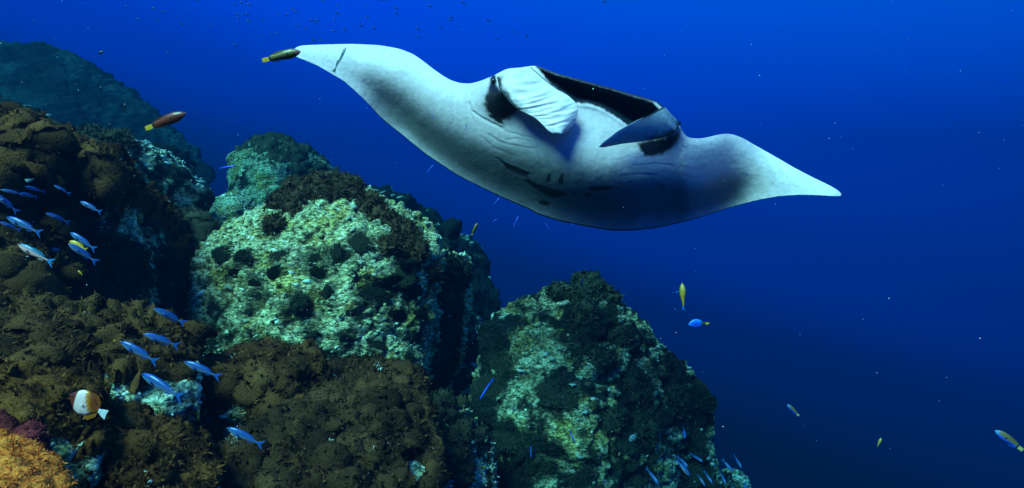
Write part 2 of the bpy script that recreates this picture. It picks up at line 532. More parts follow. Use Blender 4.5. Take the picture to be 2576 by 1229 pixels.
TUFTS = []
def make_tufts():
    for k in range(6):
        b = bmesh.new(); bmesh.ops.create_icosphere(b, subdivisions=4, radius=1.0)
        me = bpy.data.meshes.new('algae_tuft'); b.to_mesh(me); b.free()
        p = coords(me); n = p.copy()
        p = p * (0.62 + 0.55 * (1 - billow(p * 1.5 + k * 7, 2, k)) + 0.22 * fbm(p * 4 + k, 3, k + 3))[:, None]
        p[:, 2] *= 0.55
        fr = me_fronds(p[RNG.choice(len(p), 900)], n[RNG.choice(len(p), 900)] * 0 + 0.001, 0.0001, (0, 0, 0), (0, 0, 0)) if False else None
        idx = RNG.choice(len(p), 2200)
        g = me_fronds(p[idx], n[idx], 0.17, (0.012, 0.016, 0.013), (0.035, 0.038, 0.024))
        gv = coords(g)
        # core and fronds share one mesh: a tuft is one plant
        bm = bmesh.new()
        me.vertices.foreach_set('co', p.astype(np.float32).ravel()); me.update()
        set_col(me, mix((0.010, 0.014, 0.012), (0.034, 0.034, 0.02), np.clip(0.5 + fbm(p * 3, 2, k), 0, 1)))
        bm.from_mesh(me); bm.from_mesh(g)
        out = bpy.data.meshes.new('algae_tuft'); bm.to_mesh(out); bm.free()
        out.materials.append(M_FROND)
        TUFTS.append(out)
make_tufts()

def tufts(R, spots, film=1.0, size=1.0):
    stain = np.zeros(len(R.p)); nz = fbm(R.p * 9, 3, R.seed + 300)
    for (u, v, r) in spots:
        loc, nor = hit(R, u, v)
        if loc is None: continue
        o = bpy.data.objects.new('algae_tuft', random.choice(TUFTS))
        s = r * size / FPX * loc.y
        o.location = loc - nor * s * 0.1
        q = nor.to_track_quat('Z', 'Y').to_matrix() @ Matrix.Rotation(random.uniform(0, 6.28), 3, 'Z')
        o.rotation_euler = q.to_euler()
        o.scale = (s * random.uniform(.5, 1.5), s * random.uniform(.5, 1.5), s * random.uniform(.3, .7))
        link(o, R.root)
        d = np.sqrt(((R.p - np.array(loc)) ** 2).sum(1)) / s
        stain = np.maximum(stain, 1 - ss(0.7, 2.3, d + nz * 2.2))
    # a film of the same dark algae creeps over the crust around each tuft
    R.col = mix(R.col, (0.016, 0.022, 0.014), np.clip(stain, 0, .9) * film)
    rgba = np.ones((len(R.p), 4), np.float32); rgba[:, :3] = R.col * R.tint
    R.me.color_attributes['Col'].data.foreach_set('color', rgba.ravel())

def rand_spots(R, box, count, rmin, rmax, seed=0, avoid=()):
    rr = random.Random(seed); out = []
    while len(out) < count:
        u = rr.uniform(box[0], box[2]); v = rr.uniform(box[1], box[3])
        out.append((u, v, rr.uniform(rmin, rmax)))
    return out

# --- the large pale boulder in the middle
central = rock([
    hull([(700, 505, 5.9), (760, 462, 6.1), (850, 448, 6.2), (985, 508, 6.1), (1075, 556, 6.1), (1108, 598, 6.0), (1122, 655, 5.95),
          (1092, 760, 5.65), (1078, 860, 5.5), (1055, 940, 5.2), (1000, 975, 5.0), (850, 1010, 4.8), (700, 1030, 4.75), (560, 990, 4.85),
          (512, 890, 5.05), (482, 800, 5.25), (476, 690, 5.45), (505, 610, 5.7), (610, 565, 5.55), (800, 560, 5.45), (945, 575, 5.4),
          (1070, 650, 5.55), (850, 750, 4.98), (690, 800, 4.85), (960, 810, 5.1)], back=1.5, shrink=0.9),
    hull([(1085, 620, 6.2), (1180, 640, 7.2), (1188, 760, 7.2), (1170, 900, 6.9), (1120, 1000, 6.4), (1060, 940, 5.7), (1080, 760, 5.9)], back=0.8),
    [P(420, 900, 5.3), P(420, 1130, 5.3), P(1150, 1010, 5.3), P(1150, 1200, 5.0), P(700, 1000, 5.2), P(700, 1300, 4.7), P(420, 1100, 7.5), P(1150, 1100, 7.5), P(700, 900, 7.5)],
], 'large pale crusted boulder under the manta, black feather star on its face', 0.021, 0.9, pale=0.62, seed=3, strata=0.8, tint=(1.3, 1.08, 0.82))
carpet(central, [(705, 510, 40), (740, 490, 50), (800, 480, 50), (870, 480, 50), (930, 515, 38), (740, 530, 36), (690, 565, 32), (965, 550, 34), (1010, 590, 48), (1050, 630, 35), (980, 620, 30), (1080, 690, 28)],
       up=0.93, bias=-0.35, height=0.085, lump=6.5, c0=(0.036, 0.022, 0.012), c1=(0.11, 0.062, 0.032), fronds=9000, flen=0.035,
       cut=[(860, 575, 60), (800, 590, 40), (660, 530, 20)])
carpet(central, [(1140, 700, 60), (1140, 760, 80), (1130, 850, 80), (1110, 930, 60), (1165, 700, 50)], height=0.05, lump=7, c0=(0.012, 0.014, 0.011), c1=(0.03, 0.03, 0.02), fronds=3000, flen=0.035)  # dark mat laid on the sunless flank, painting its shade into the colour
flakes(central, 1300, 0.042)
tufts(central, [(645, 715, 26), (650, 745, 30), (630, 780, 20), (750, 760, 42), (745, 775, 30), (790, 660, 38), (840, 640, 30), (800, 690, 22), (820, 735, 20), (940, 745, 36), (985, 720, 30),
                (1010, 690, 34), (1030, 660, 38), (1040, 740, 30), (905, 610, 26), (860, 640, 24), (700, 650, 24), (690, 690, 20), (870, 855, 22), (620, 845, 18), (660, 870, 26), (570, 850, 28),
                (540, 830, 32), (590, 690, 20), (1000, 800, 22), (1060, 800, 24), (1050, 850, 30), (1030, 900, 24), (610, 655, 28), (560, 640, 22), (545, 780, 26), (530, 880, 30), (720, 880, 20), (830, 900, 22), (950, 870, 18), (900, 800, 18), (780, 840, 22)], film=0.9, size=0.8)

# --- the darker boulder to its right
right = rock([
    hull([(1480, 692, 6.5), (1510, 712, 6.3), (1440, 728, 6.25), (1290, 762, 6.05), (1245, 775, 6.05), (1215, 840, 5.75), (1195, 950, 5.55), (1190, 1060, 5.35),
          (1200, 1160, 5.2), (1210, 1300, 4.9), (1565, 760, 6.4), (1605, 806, 6.3), (1690, 885, 6.2), (1765, 945, 6.3), (1795, 1010, 6.3), (1812, 1090, 6.3), (1808, 1300, 6.2),
          (1480, 800, 5.75), (1390, 900, 5.35), (1500, 1000, 5.15), (1350, 1100, 4.95), (1550, 1160, 5.05), (1450, 1300, 4.7), (1300, 830, 5.6)], back=1.8, shrink=0.85, sink=0.3),
    [P(1200, 1150, 5.3), P(1200, 1500, 5), P(1850, 1180, 6.3), P(1850, 1500, 6.0), P(1500, 1150, 5.2), P(1500, 1500, 4.8), P(1250, 1300, 8), P(1800, 1300, 8.5)],
], 'dark tufted boulder rising to a point beside open blue water', 0.027, 1.0, pale=0.12, seed=21, strata=0.5, dark=0.2, tint=(0.66, 0.66, 0.58))
carpet(right, [(1480, 715, 40), (1460, 745, 40), (1530, 745, 35), (1400, 735, 25), (1470, 790, 35), (1520, 900, 40), (1440, 960, 28), (1600, 980, 50), (1560, 850, 28), (1620, 1080, 50), (1700, 1010, 40), (1540, 1060, 40), (1420, 1060, 25)],
       up=0.93, bias=-0.35, height=0.08, lump=7, c0=(0.014, 0.017, 0.013), c1=(0.042, 0.042, 0.026), fronds=9000, flen=0.035,
       cut=[(1330, 1130, 60), (1280, 900, 30), (1400, 870, 30)])
flakes(right, 500, 0.042, tones=[(0.26, 0.34, 0.29), (0.42, 0.50, 0.44), (0.20, 0.22, 0.12), (0.14, 0.18, 0.15), (0.16, 0.13, 0.06)])
tufts(right, rand_spots(right, (1215, 780, 1780, 1215), 46, 14, 34, 5))

# --- pillar standing behind the pale boulder, and the low rock at its foot
pillar = rock([hull([(578, 400, 11.87), (600, 385, 11.87), (640, 352, 12.14), (690, 342, 12.14), (735, 365, 12.14), (790, 388, 12.28), (840, 432, 12.42), (890, 475, 12.70), (915, 540, 12.70), (565, 480, 11.59), (590, 600, 11.18), (760, 640, 11.18), (680, 420, 11.32), (600, 440, 11.32)], back=2.0),
               [P(540, 560, 11.87), P(930, 560, 12.70), P(540, 900, 11.04), P(930, 900, 11.32), P(600, 620, 15.18), P(900, 620, 15.18), P(740, 900, 15.18)]],
              'hazy greenish pillar of rock standing behind the large pale boulder', 0.045, 1.0, pale=0.3, seed=31, strata=0.4, dark=0.08, tint=(0.62, 0.66, 0.62))
carpet(pillar, [(760, 430, 40), (740, 390, 40), (660, 380, 25), (800, 440, 30), (560, 420, 20)], up=0.75, height=0.1, lump=5, c0=(0.02, 0.022, 0.016), c1=(0.05, 0.045, 0.03), fronds=2500, flen=0.05)
flakes(pillar, 300, 0.06, tones=[(0.36, 0.42, 0.30), (0.28, 0.33, 0.25)])
lowrock = rock([hull([(512, 545, 9.09), (545, 495, 9.22), (590, 474, 9.34), (640, 495, 9.34), (662, 540, 9.22), (650, 620, 8.83), (570, 640, 8.58), (515, 600, 8.70), (590, 530, 8.58)], back=1.2),
                [P(490, 600, 8.96), P(670, 600, 9.22), P(490, 900, 8.19), P(670, 900, 8.19), P(560, 700, 10.88), P(640, 700, 10.88)]],
               'small rounded pale green rock at the foot of the hazy pillar', 0.035, 0.7, pale=0.85, seed=37, strata=0.4, tint=(0.75, 0.78, 0.68))
flakes(lowrock, 500, 0.045, tones=[(0.5, 0.56, 0.4), (0.6, 0.66, 0.55), (0.4, 0.44, 0.3)])
browncap = rock([hull([(420, 560, 6.2), (450, 540, 6.2), (500, 548, 6.2), (535, 590, 6.1), (520, 640, 5.9), (440, 650, 5.8), (410, 600, 6.0)], back=0.9, shrink=0.9),
                 [P(400, 620, 6.1), P(540, 620, 6.2), P(400, 1000, 5.6), P(560, 1000, 5.6), P(470, 600, 7.2), P(470, 1000, 7.2)]],
                'brown algae cushion wedged between the dark wall and the pale boulder', 0.035, 0.8, seed=41)
carpet(browncap, [(470, 570, 90), (450, 620, 60), (500, 620, 50)], up=0.3, height=0.09, lump=6, c0=(0.03, 0.026, 0.016), c1=(0.07, 0.056, 0.034), fronds=2500, flen=0.035)
tufts(browncap, [(505, 650, 25), (460, 700, 30), (500, 720, 30)])

# --- leaning slab behind the left outcrop
slab = rock([hull([(168, 345, 6.6), (215, 325, 6.7), (330, 350, 6.9), (425, 382, 7.2), (468, 430, 7.3), (550, 492, 7.6), (500, 580, 7.4), (420, 640, 7.0), (300, 560, 6.7), (180, 420, 6.3), (330, 380, 6.6), (290, 420, 6.35)], back=1.1, shrink=0.85),
             [P(250, 520, 7.4), P(530, 560, 7.9), P(250, 900, 6.6), P(530, 900, 7.0), P(300, 600, 9), P(520, 640, 9)]],
            'dark leaning slab with pale crusted upper edge behind the algae outcrop', 0.036, 0.8, pale=-0.1, seed=47, dark=0.16)
carpet(slab, [(230, 345, 50), (300, 355, 45), (200, 350, 30)], height=0.09, lump=6, c0=(0.03, 0.028, 0.018), c1=(0.07, 0.06, 0.038), fronds=2500, flen=0.04)
flakes(slab, 700, 0.045, region=lambda p, n: n[:, 2] > 0.35, tones=[(0.42, 0.5, 0.44), (0.6, 0.68, 0.64), (0.36, 0.38, 0.24)])

# --- big outcrop on the left with its dark flank
outcrop = rock([
    hull([(-140, 330, 4.6), (0, 340, 4.7), (60, 318, 4.8), (130, 355, 4.8), (170, 392, 4.8), (250, 404, 4.9), (315, 436, 5.1), (348, 470, 5.35), (395, 525, 5.6), (435, 580, 5.8), (472, 650, 5.9), (500, 730, 5.9), (500, 800, 5.7),
          (285, 470, 4.7), (240, 560, 4.45), (200, 680, 4.35), (195, 800, 4.35), (60, 600, 4.1), (-100, 600, 4.0), (-140, 820, 4.0), (60, 820, 4.0), (430, 860, 5.4)], back=1.2, shrink=0.9),
    [P(-160, 780, 4.1), P(190, 790, 4.4), P(-160, 1250, 3.9), P(200, 1250, 4.0), P(500, 830, 5.7), P(480, 1250, 4.9), P(-160, 900, 7), P(450, 900, 7)],
    hull([(-40, 345, 4.2), (50, 330, 4.2), (120, 370, 4.2), (140, 430, 4.1), (60, 470, 4.0), (-40, 470, 4.0)], back=0.6),
    hull([(150, 400, 4.5), (230, 395, 4.5), (290, 430, 4.6), (270, 480, 4.4), (180, 490, 4.3)], back=0.6),
    hull([(-20, 700, 3.75), (60, 690, 3.75), (115, 730, 3.8), (110, 790, 3.75), (20, 810, 3.65)], back=0.5),
], 'broad outcrop thick with brown algae whose right flank is a dark wall', 0.026, 0.9, pale=0.1, seed=53, dark=0.32)
carpet(outcrop, [(40, 380, 110), (110, 400, 90), (210, 430, 90), (240, 450, 60), (60, 480, 80), (20, 560, 60), (180, 520, 60), (140, 600, 50), (50, 740, 90), (170, 700, 30), (10, 650, 60), (90, 660, 35), (-60, 450, 120)],
       up=0.5, bias=-0.1, height=0.14, lump=4.6, bits=40, fronds=32000, flen=0.032,
       cut=[(235, 520, 40), (60, 500, 25), (130, 640, 22), (150, 740, 35)])
flakes(outcrop, 700, 0.04, region=lambda p, n: (p[:, 0] / p[:, 1] * FPX + W / 2 < 275), tones=[(0.42, 0.48, 0.46), (0.6, 0.66, 0.64), (0.3, 0.32, 0.24), (0.25, 0.3, 0.3)])
tufts(outcrop, rand_spots(outcrop, (250, 560, 470, 820), 16, 14, 30, 9))

# --- near ground at the lower left
shelf = rock([
    hull([(-140, 775, 3.5), (0, 792, 3.5), (110, 800, 3.55), (200, 808, 3.6), (310, 815, 3.7), (400, 822, 3.7), (480, 850, 3.6), (505, 905, 3.5), (522, 965, 3.32), (512, 1035, 3.2), (400, 1065, 3.0), (440, 990, 3.05), (350, 1045, 2.96), (200, 990, 3.0), (0, 960, 2.9), (-140, 960, 2.9), (150, 900, 3.1), (330, 900, 3.25)], back=0.5),
    [P(-160, 960, 3.0), P(-160, 1400, 2.7), P(500, 1040, 3.5), P(480, 1400, 3.0), P(200, 1000, 3.1), P(200, 1400, 2.7), P(-160, 1100, 4.4), P(500, 1200, 4.4)],
    hull([(240, 990, 2.95), (290, 945, 3.0), (335, 975, 3.0), (350, 1030, 2.9), (300, 1050, 2.8), (240, 1040, 2.8)], back=0.35),
], 'brown algae shelf with a bare white rock corner below the dark wall', 0.018, 0.7, pale=0.75, seed=61, dark=-0.05)
carpet(shelf, [(30, 830, 100), (150, 850, 90), (260, 860, 70), (330, 880, 70), (420, 860, 60), (460, 875, 40), (60, 920, 80), (170, 930, 70), (300, 920, 50), (410, 930, 45), (450, 950, 30), (20, 990, 40), (-80, 900, 120)],
       up=0.62, bias=-0.25, height=0.11, lump=5.2, bits=40, fronds=30000, flen=0.024,
       cut=[(440, 1010, 75), (385, 1040, 50), (500, 930, 34), (488, 885, 20), (290, 1000, 45), (40, 985, 26), (100, 915, 10)])
flakes(shelf, 500, 0.03, tones=[(0.6, 0.66, 0.6), (0.75, 0.8, 0.78), (0.5, 0.5, 0.36)])

mound = rock([
    hull([(528, 965, 3.75), (600, 915, 3.9), (690, 903, 3.95), (790, 930, 3.95), (832, 985, 3.85), (800, 1050, 3.6), (700, 1060, 3.45), (560, 1050, 3.5), (520, 1010, 3.6), (650, 970, 3.5)], back=0.5),
    [P(520, 1010, 3.7), P(520, 1400, 3.2), P(830, 1000, 3.9), P(830, 1400, 3.4), P(640, 1040, 3.6), P(640, 1400, 3.0), P(520, 1100, 4.6), P(830, 1100, 4.6)],
], 'rounded algae mound against the foot of the large pale boulder', 0.020, 0.6, pale=0.8, seed=67)
carpet(mound, [(600, 950, 70), (690, 940, 80), (780, 970, 60), (560, 1000, 50), (660, 1010, 70), (740, 1020, 60), (800, 1010, 50)], up=0.55, height=0.11, lump=5.5, bits=14, fronds=12000, flen=0.026,
       cut=[(600, 1075, 45), (540, 1045, 25)])
flakes(mound, 700, 0.026)

carpetrock = rock([
    hull([(560, 1150, 3.0), (640, 1100, 3.15), (760, 1040, 3.4), (860, 985, 3.75), (930, 960, 3.9), (1040, 955, 4.0), (1078, 1000, 3.95), (1085, 1080, 3.7), (1090, 1180, 3.35), (1085, 1320, 3.0), (900, 1320, 2.7), (560, 1320, 2.6), (800, 1130, 3.05), (950, 1080, 3.4)], back=0.5, sink=0.2),
    [P(560, 1200, 3.1), P(560, 1600, 2.6), P(1085, 1050, 4.0), P(1085, 1600, 3.0), P(800, 1200, 3.1), P(800, 1600, 2.5), P(600, 1300, 4.6), P(1080, 1300, 4.6)],
    hull([(830, 940, 4.15), (900, 925, 4.2), (1000, 945, 4.2), (1050, 970, 4.15), (1040, 1020, 4.0), (900, 1010, 4.0)], back=0.5),
], 'wide bed of curly brown algae sloping down in front of the boulders', 0.018, 0.7, pale=0.6, seed=71)
carpet(carpetrock, [(800, 1100, 260), (950, 1050, 200), (1000, 1180, 160), (700, 1180, 180), (900, 970, 90), (1000, 980, 80)], up=0.4, height=0.09, lump=7.5, bits=26, c0=(0.024, 0.010, 0.005), c1=(0.12, 0.048, 0.018), fronds=22000, flen=0.024,
       cut=[(1035, 1180, 32), (1055, 1210, 25)])
flakes(carpetrock, 600, 0.024, tones=[(0.7, 0.76, 0.7), (0.6, 0.6, 0.5)])

lowright = rock([
    hull([(1078, 1085, 4.2), (1120, 1072, 4.3), (1190, 1068, 4.5), (1245, 1105, 4.6), (1260, 1200, 4.5), (1250, 1320, 4.2), (1080, 1320, 3.8), (1140, 1140, 4.05)], back=0.5, sink=0.1),
    [P(1070, 1200, 4.2), P(1070, 1600, 3.6), P(1260, 1200, 4.6), P(1260, 1600, 4.0), P(1150, 1300, 5.4), P(1200, 1500, 3.8)],
    hull([(1070, 1010, 4.7), (1120, 995, 4.8), (1180, 1030, 4.9), (1200, 1075, 4.9), (1090, 1085, 4.5)], back=0.5),
], 'low dark rock with a pale edge at the left foot of the pointed boulder', 0.024, 0.8, pale=0.2, seed=73, dark=0.1)
carpet(lowright, [(1120, 1030, 60), (1150, 1130, 50), (1110, 1160, 50), (1170, 1190, 50)], up=0.8, height=0.07, lump=8, c0=(0.022, 0.018, 0.011), c1=(0.06, 0.046, 0.026), fronds=5000, flen=0.028)
flakes(lowright, 700, 0.03)

nearleft = rock([
    hull([(-120, 1000, 2.3), (-20, 985, 2.35), (60, 985, 2.4), (150, 970, 2.5), (230, 985, 2.6), (270, 1040, 2.6), (250, 1120, 2.45), (180, 1180, 2.3), (240, 1320, 2.1), (-120, 1320, 1.9), (60, 1080, 2.2)], back=0.4, sink=0.1),
    [P(-120, 1150, 2.4), P(-120, 1600, 2.0), P(250, 1150, 2.6), P(250, 1600, 2.1), P(60, 1300, 3.2)],
], 'near brown algae rock behind the brown and white butterflyfish', 0.013, 0.55, pale=0.5, seed=79)
carpet(nearleft, [(40, 1010, 90), (130, 1000, 70), (200, 1020, 60), (90, 1060, 60), (20, 1060, 60), (160, 1090, 40)], up=0.6, height=0.08, lump=7, bits=24, c0=(0.040, 0.013, 0.004), c1=(0.24, 0.078, 0.018), fronds=12000, flen=0.020,
       cut=[(150, 1140, 40), (60, 985, 16)])
flakes(nearleft, 500, 0.018)

nearmid = rock([
    hull([(262, 1080, 2.65), (310, 1055, 2.75), (400, 1062, 2.8), (470, 1085, 2.8), (530, 1140, 2.75), (555, 1220, 2.6), (540, 1340, 2.4), (260, 1340, 2.2), (350, 1130, 2.5)], back=0.4, sink=0.1),
    [P(262, 1150, 2.7), P(262, 1600, 2.2), P(550, 1200, 2.8), P(550, 1600, 2.3), P(400, 1300, 3.6)],
], 'knobbly algae rock under the bare white rock corner', 0.014, 0.55, pale=0.4, seed=83)
carpet(nearmid, [(300, 1090, 60), (370, 1090, 60), (450, 1120, 60), (330, 1160, 80), (440, 1190, 80), (520, 1180, 50)], up=0.5, height=0.08, lump=7, bits=24, c0=(0.036, 0.012, 0.004), c1=(0.20, 0.068, 0.018), fronds=12000, flen=0.020, cut=[(272, 1130, 14), (385, 1195, 14)])
flakes(nearmid, 400, 0.018)

# --- far reef slope fading into blue
for pts, lab, sd in [
    ([(-300, 95, 22), (-60, 130, 22), (40, 125, 22.5), (90, 110, 23), (190, 128, 23), (240, 165, 23), (290, 200, 23), (350, 240, 23), (410, 310, 23), (470, 350, 22), (540, 430, 21), (520, 560, 20), (-300, 560, 19), (100, 260, 20)], 'far reef wall rising hazily into the blue at the water\'s left', 91),
    ([(-260, 250, 7.6), (-60, 250, 7.8), (60, 280, 7.8), (120, 290, 7.8), (170, 310, 7.7), (240, 360, 7.6), (300, 420, 7.4), (280, 560, 7), (-260, 560, 6.8), (80, 330, 7.3)], 'hazy rock shoulder rising just behind the algae outcrop', 93),
    ([(330, 370, 10.2), (380, 362, 10.3), (440, 380, 10.4), (475, 410, 10.5), (500, 470, 10.4), (480, 600, 9.6), (340, 560, 9.4)], 'faint green rock peeping over the leaning slab', 95),
    ([(860, 480, 11.8), (950, 470, 12), (1010, 488, 12.4), (1080, 530, 12.6), (1150, 580, 12.8), (1220, 650, 13), (1260, 800, 12.6), (860, 800, 11), (980, 560, 11.4)], 'dim rock behind the right shoulder of the pale boulder', 97),
    ([(1140, 800, 9.0), (1170, 790, 9.0), (1215, 810, 9.2), (1250, 900, 9), (1240, 1100, 8), (1120, 1100, 8), (1130, 900, 8.6)], 'dim rock deep in the gap between the two big boulders', 99)]:
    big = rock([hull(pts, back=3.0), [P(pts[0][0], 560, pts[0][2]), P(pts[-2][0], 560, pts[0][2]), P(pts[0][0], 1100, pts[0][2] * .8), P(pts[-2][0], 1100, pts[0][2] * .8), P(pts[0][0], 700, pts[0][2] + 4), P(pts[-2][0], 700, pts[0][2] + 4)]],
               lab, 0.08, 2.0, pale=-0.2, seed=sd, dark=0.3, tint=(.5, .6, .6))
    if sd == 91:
        # distance haze painted into the face as flat dark blue-grey tones
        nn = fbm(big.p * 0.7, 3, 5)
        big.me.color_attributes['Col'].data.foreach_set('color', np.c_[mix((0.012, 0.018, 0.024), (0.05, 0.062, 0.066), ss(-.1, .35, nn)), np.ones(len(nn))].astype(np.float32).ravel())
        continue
    flakes(big, 160, 0.10, region=lambda p, n: n[:, 2] > 0.2, tones=[(0.2, 0.26, 0.22), (0.3, 0.36, 0.32)])
deep = rock([hull([(1800, 1195, 7.6), (1830, 1180, 7.7), (1862, 1185, 7.7), (1882, 1205, 7.6), (1880, 1300, 7.2), (1790, 1300, 7.2), (1840, 1220, 7.2)], back=1.0)],
            'small dim rock low beside the pointed boulder among fusiliers', 0.04, 0.8, pale=0.8, seed=101)

# ------------------------------------------------------------------ manta ray
def grid_faces(n, m, off=0, flip=False):
    i, j = np.meshgrid(np.arange(n - 1), np.arange(m - 1), indexing='ij')
    a = (off + i * m + j).ravel()
    f = np.stack([a, a + 1, a + m + 1, a + m], 1)
    return f[:, ::-1] if flip else f

def blur(A, sx, sy):
    def one(B, s):
        if s <= 0: return B
        r = int(3 * s) + 1
        k = np.exp(-0.5 * (np.arange(-r, r + 1) / s) ** 2); k /= k.sum()
        Q = np.pad(B, ((r, r), (0, 0)), mode='edge')
        return sum(k[t] * Q[t:t + B.shape[0]] for t in range(2 * r + 1))
    A = one(A, sx)
    return one(A.T, sy).T

def poly_sd(U, V, poly):
    """signed distance in pixels to a closed outline, positive inside"""
    sh = U.shape; x, y = U.ravel(), V.ravel()
    d = np.full(len(x), 1e9); ins = np.zeros(len(x), bool)
    for (x0, y0), (x1, y1) in zip(poly, poly[1:] + poly[:1]):
        ex, ey = x1 - x0, y1 - y0
        t = np.clip(((x - x0) * ex + (y - y0) * ey) / (ex * ex + ey * ey + 1e-9), 0, 1)
        d = np.minimum(d, np.hypot(x - x0 - t * ex, y - y0 - t * ey))
        c = ((y0 > y) != (y1 > y)) & (x < (x1 - x0) * (y - y0) / (y1 - y0 + 1e-12) + x0)
        ins ^= c
    return (np.where(ins, d, -d)).reshape(sh)

def line_d(U, V, pts):
    """distance to an open line, and side sign"""
    d = np.full(U.shape, 1e9); sd = np.zeros(U.shape)
    for (x0, y0), (x1, y1) in zip(pts, pts[1:]):
        ex, ey = x1 - x0, y1 - y0
        t = np.clip(((U - x0) * ex + (V - y0) * ey) / (ex * ex + ey * ey + 1e-9), 0, 1)
        q = np.hypot(U - x0 - t * ex, V - y0 - t * ey)
        sg = np.sign(ex * (V - y0) - ey * (U - x0))
        near = q < d
        d = np.where(near, q, d); sd = np.where(near, sg, sd)
    return d, sd

PAIRS = [((735, 131), (735, 134)), ((745, 119), (747, 145)), ((757, 115), (760, 149)), ((800, 113), (800, 166)), ((885, 111), (868, 206)), ((954, 114), (915, 250)), ((1005, 123), (955, 294)), ((1039, 136), (985, 320)),
         ((1066, 155), (1015, 343)), ((1090, 174), (1040, 364)), ((1114, 191), (1077, 393)), ((1135, 203), (1100, 408)), ((1159, 210), (1135, 432)), ((1183, 211), (1174, 454)),
         ((1210, 204), (1222, 478)), ((1241, 191), (1257, 495)), ((1275, 173), (1291, 510)), ((1306, 171), (1320, 522)), ((1347, 165), (1357, 541)), ((1401, 185), (1407, 557)),
         ((1445, 197), (1450, 566)), ((1490, 209), (1490, 573)), ((1541, 223), (1539, 581)), ((1593, 238), (1590, 581)), ((1651, 254), (1645, 575)), ((1680, 279), (1677, 569)), ((1700, 298), (1698, 564)),
         ((1713, 322), (1715, 560)), ((1724, 345), (1730, 556)), ((1741, 349), (1746, 552)), ((1769, 349), (1769, 545)), ((1800, 341), (1794, 537)), ((1824, 337), (1815, 530)), ((1842, 338), (1838, 523)),
         ((1867, 347), (1861, 516)), ((1907, 370), (1907, 504)), ((1953, 396), (1953, 495)), ((1999, 423), (1999, 491)), ((2045, 447), (2045, 491)), ((2085, 466), (2085, 493)),
         ((2103, 476), (2105, 494)), ((2112, 483), (2113, 494)), ((2117, 489), (2117, 491))]

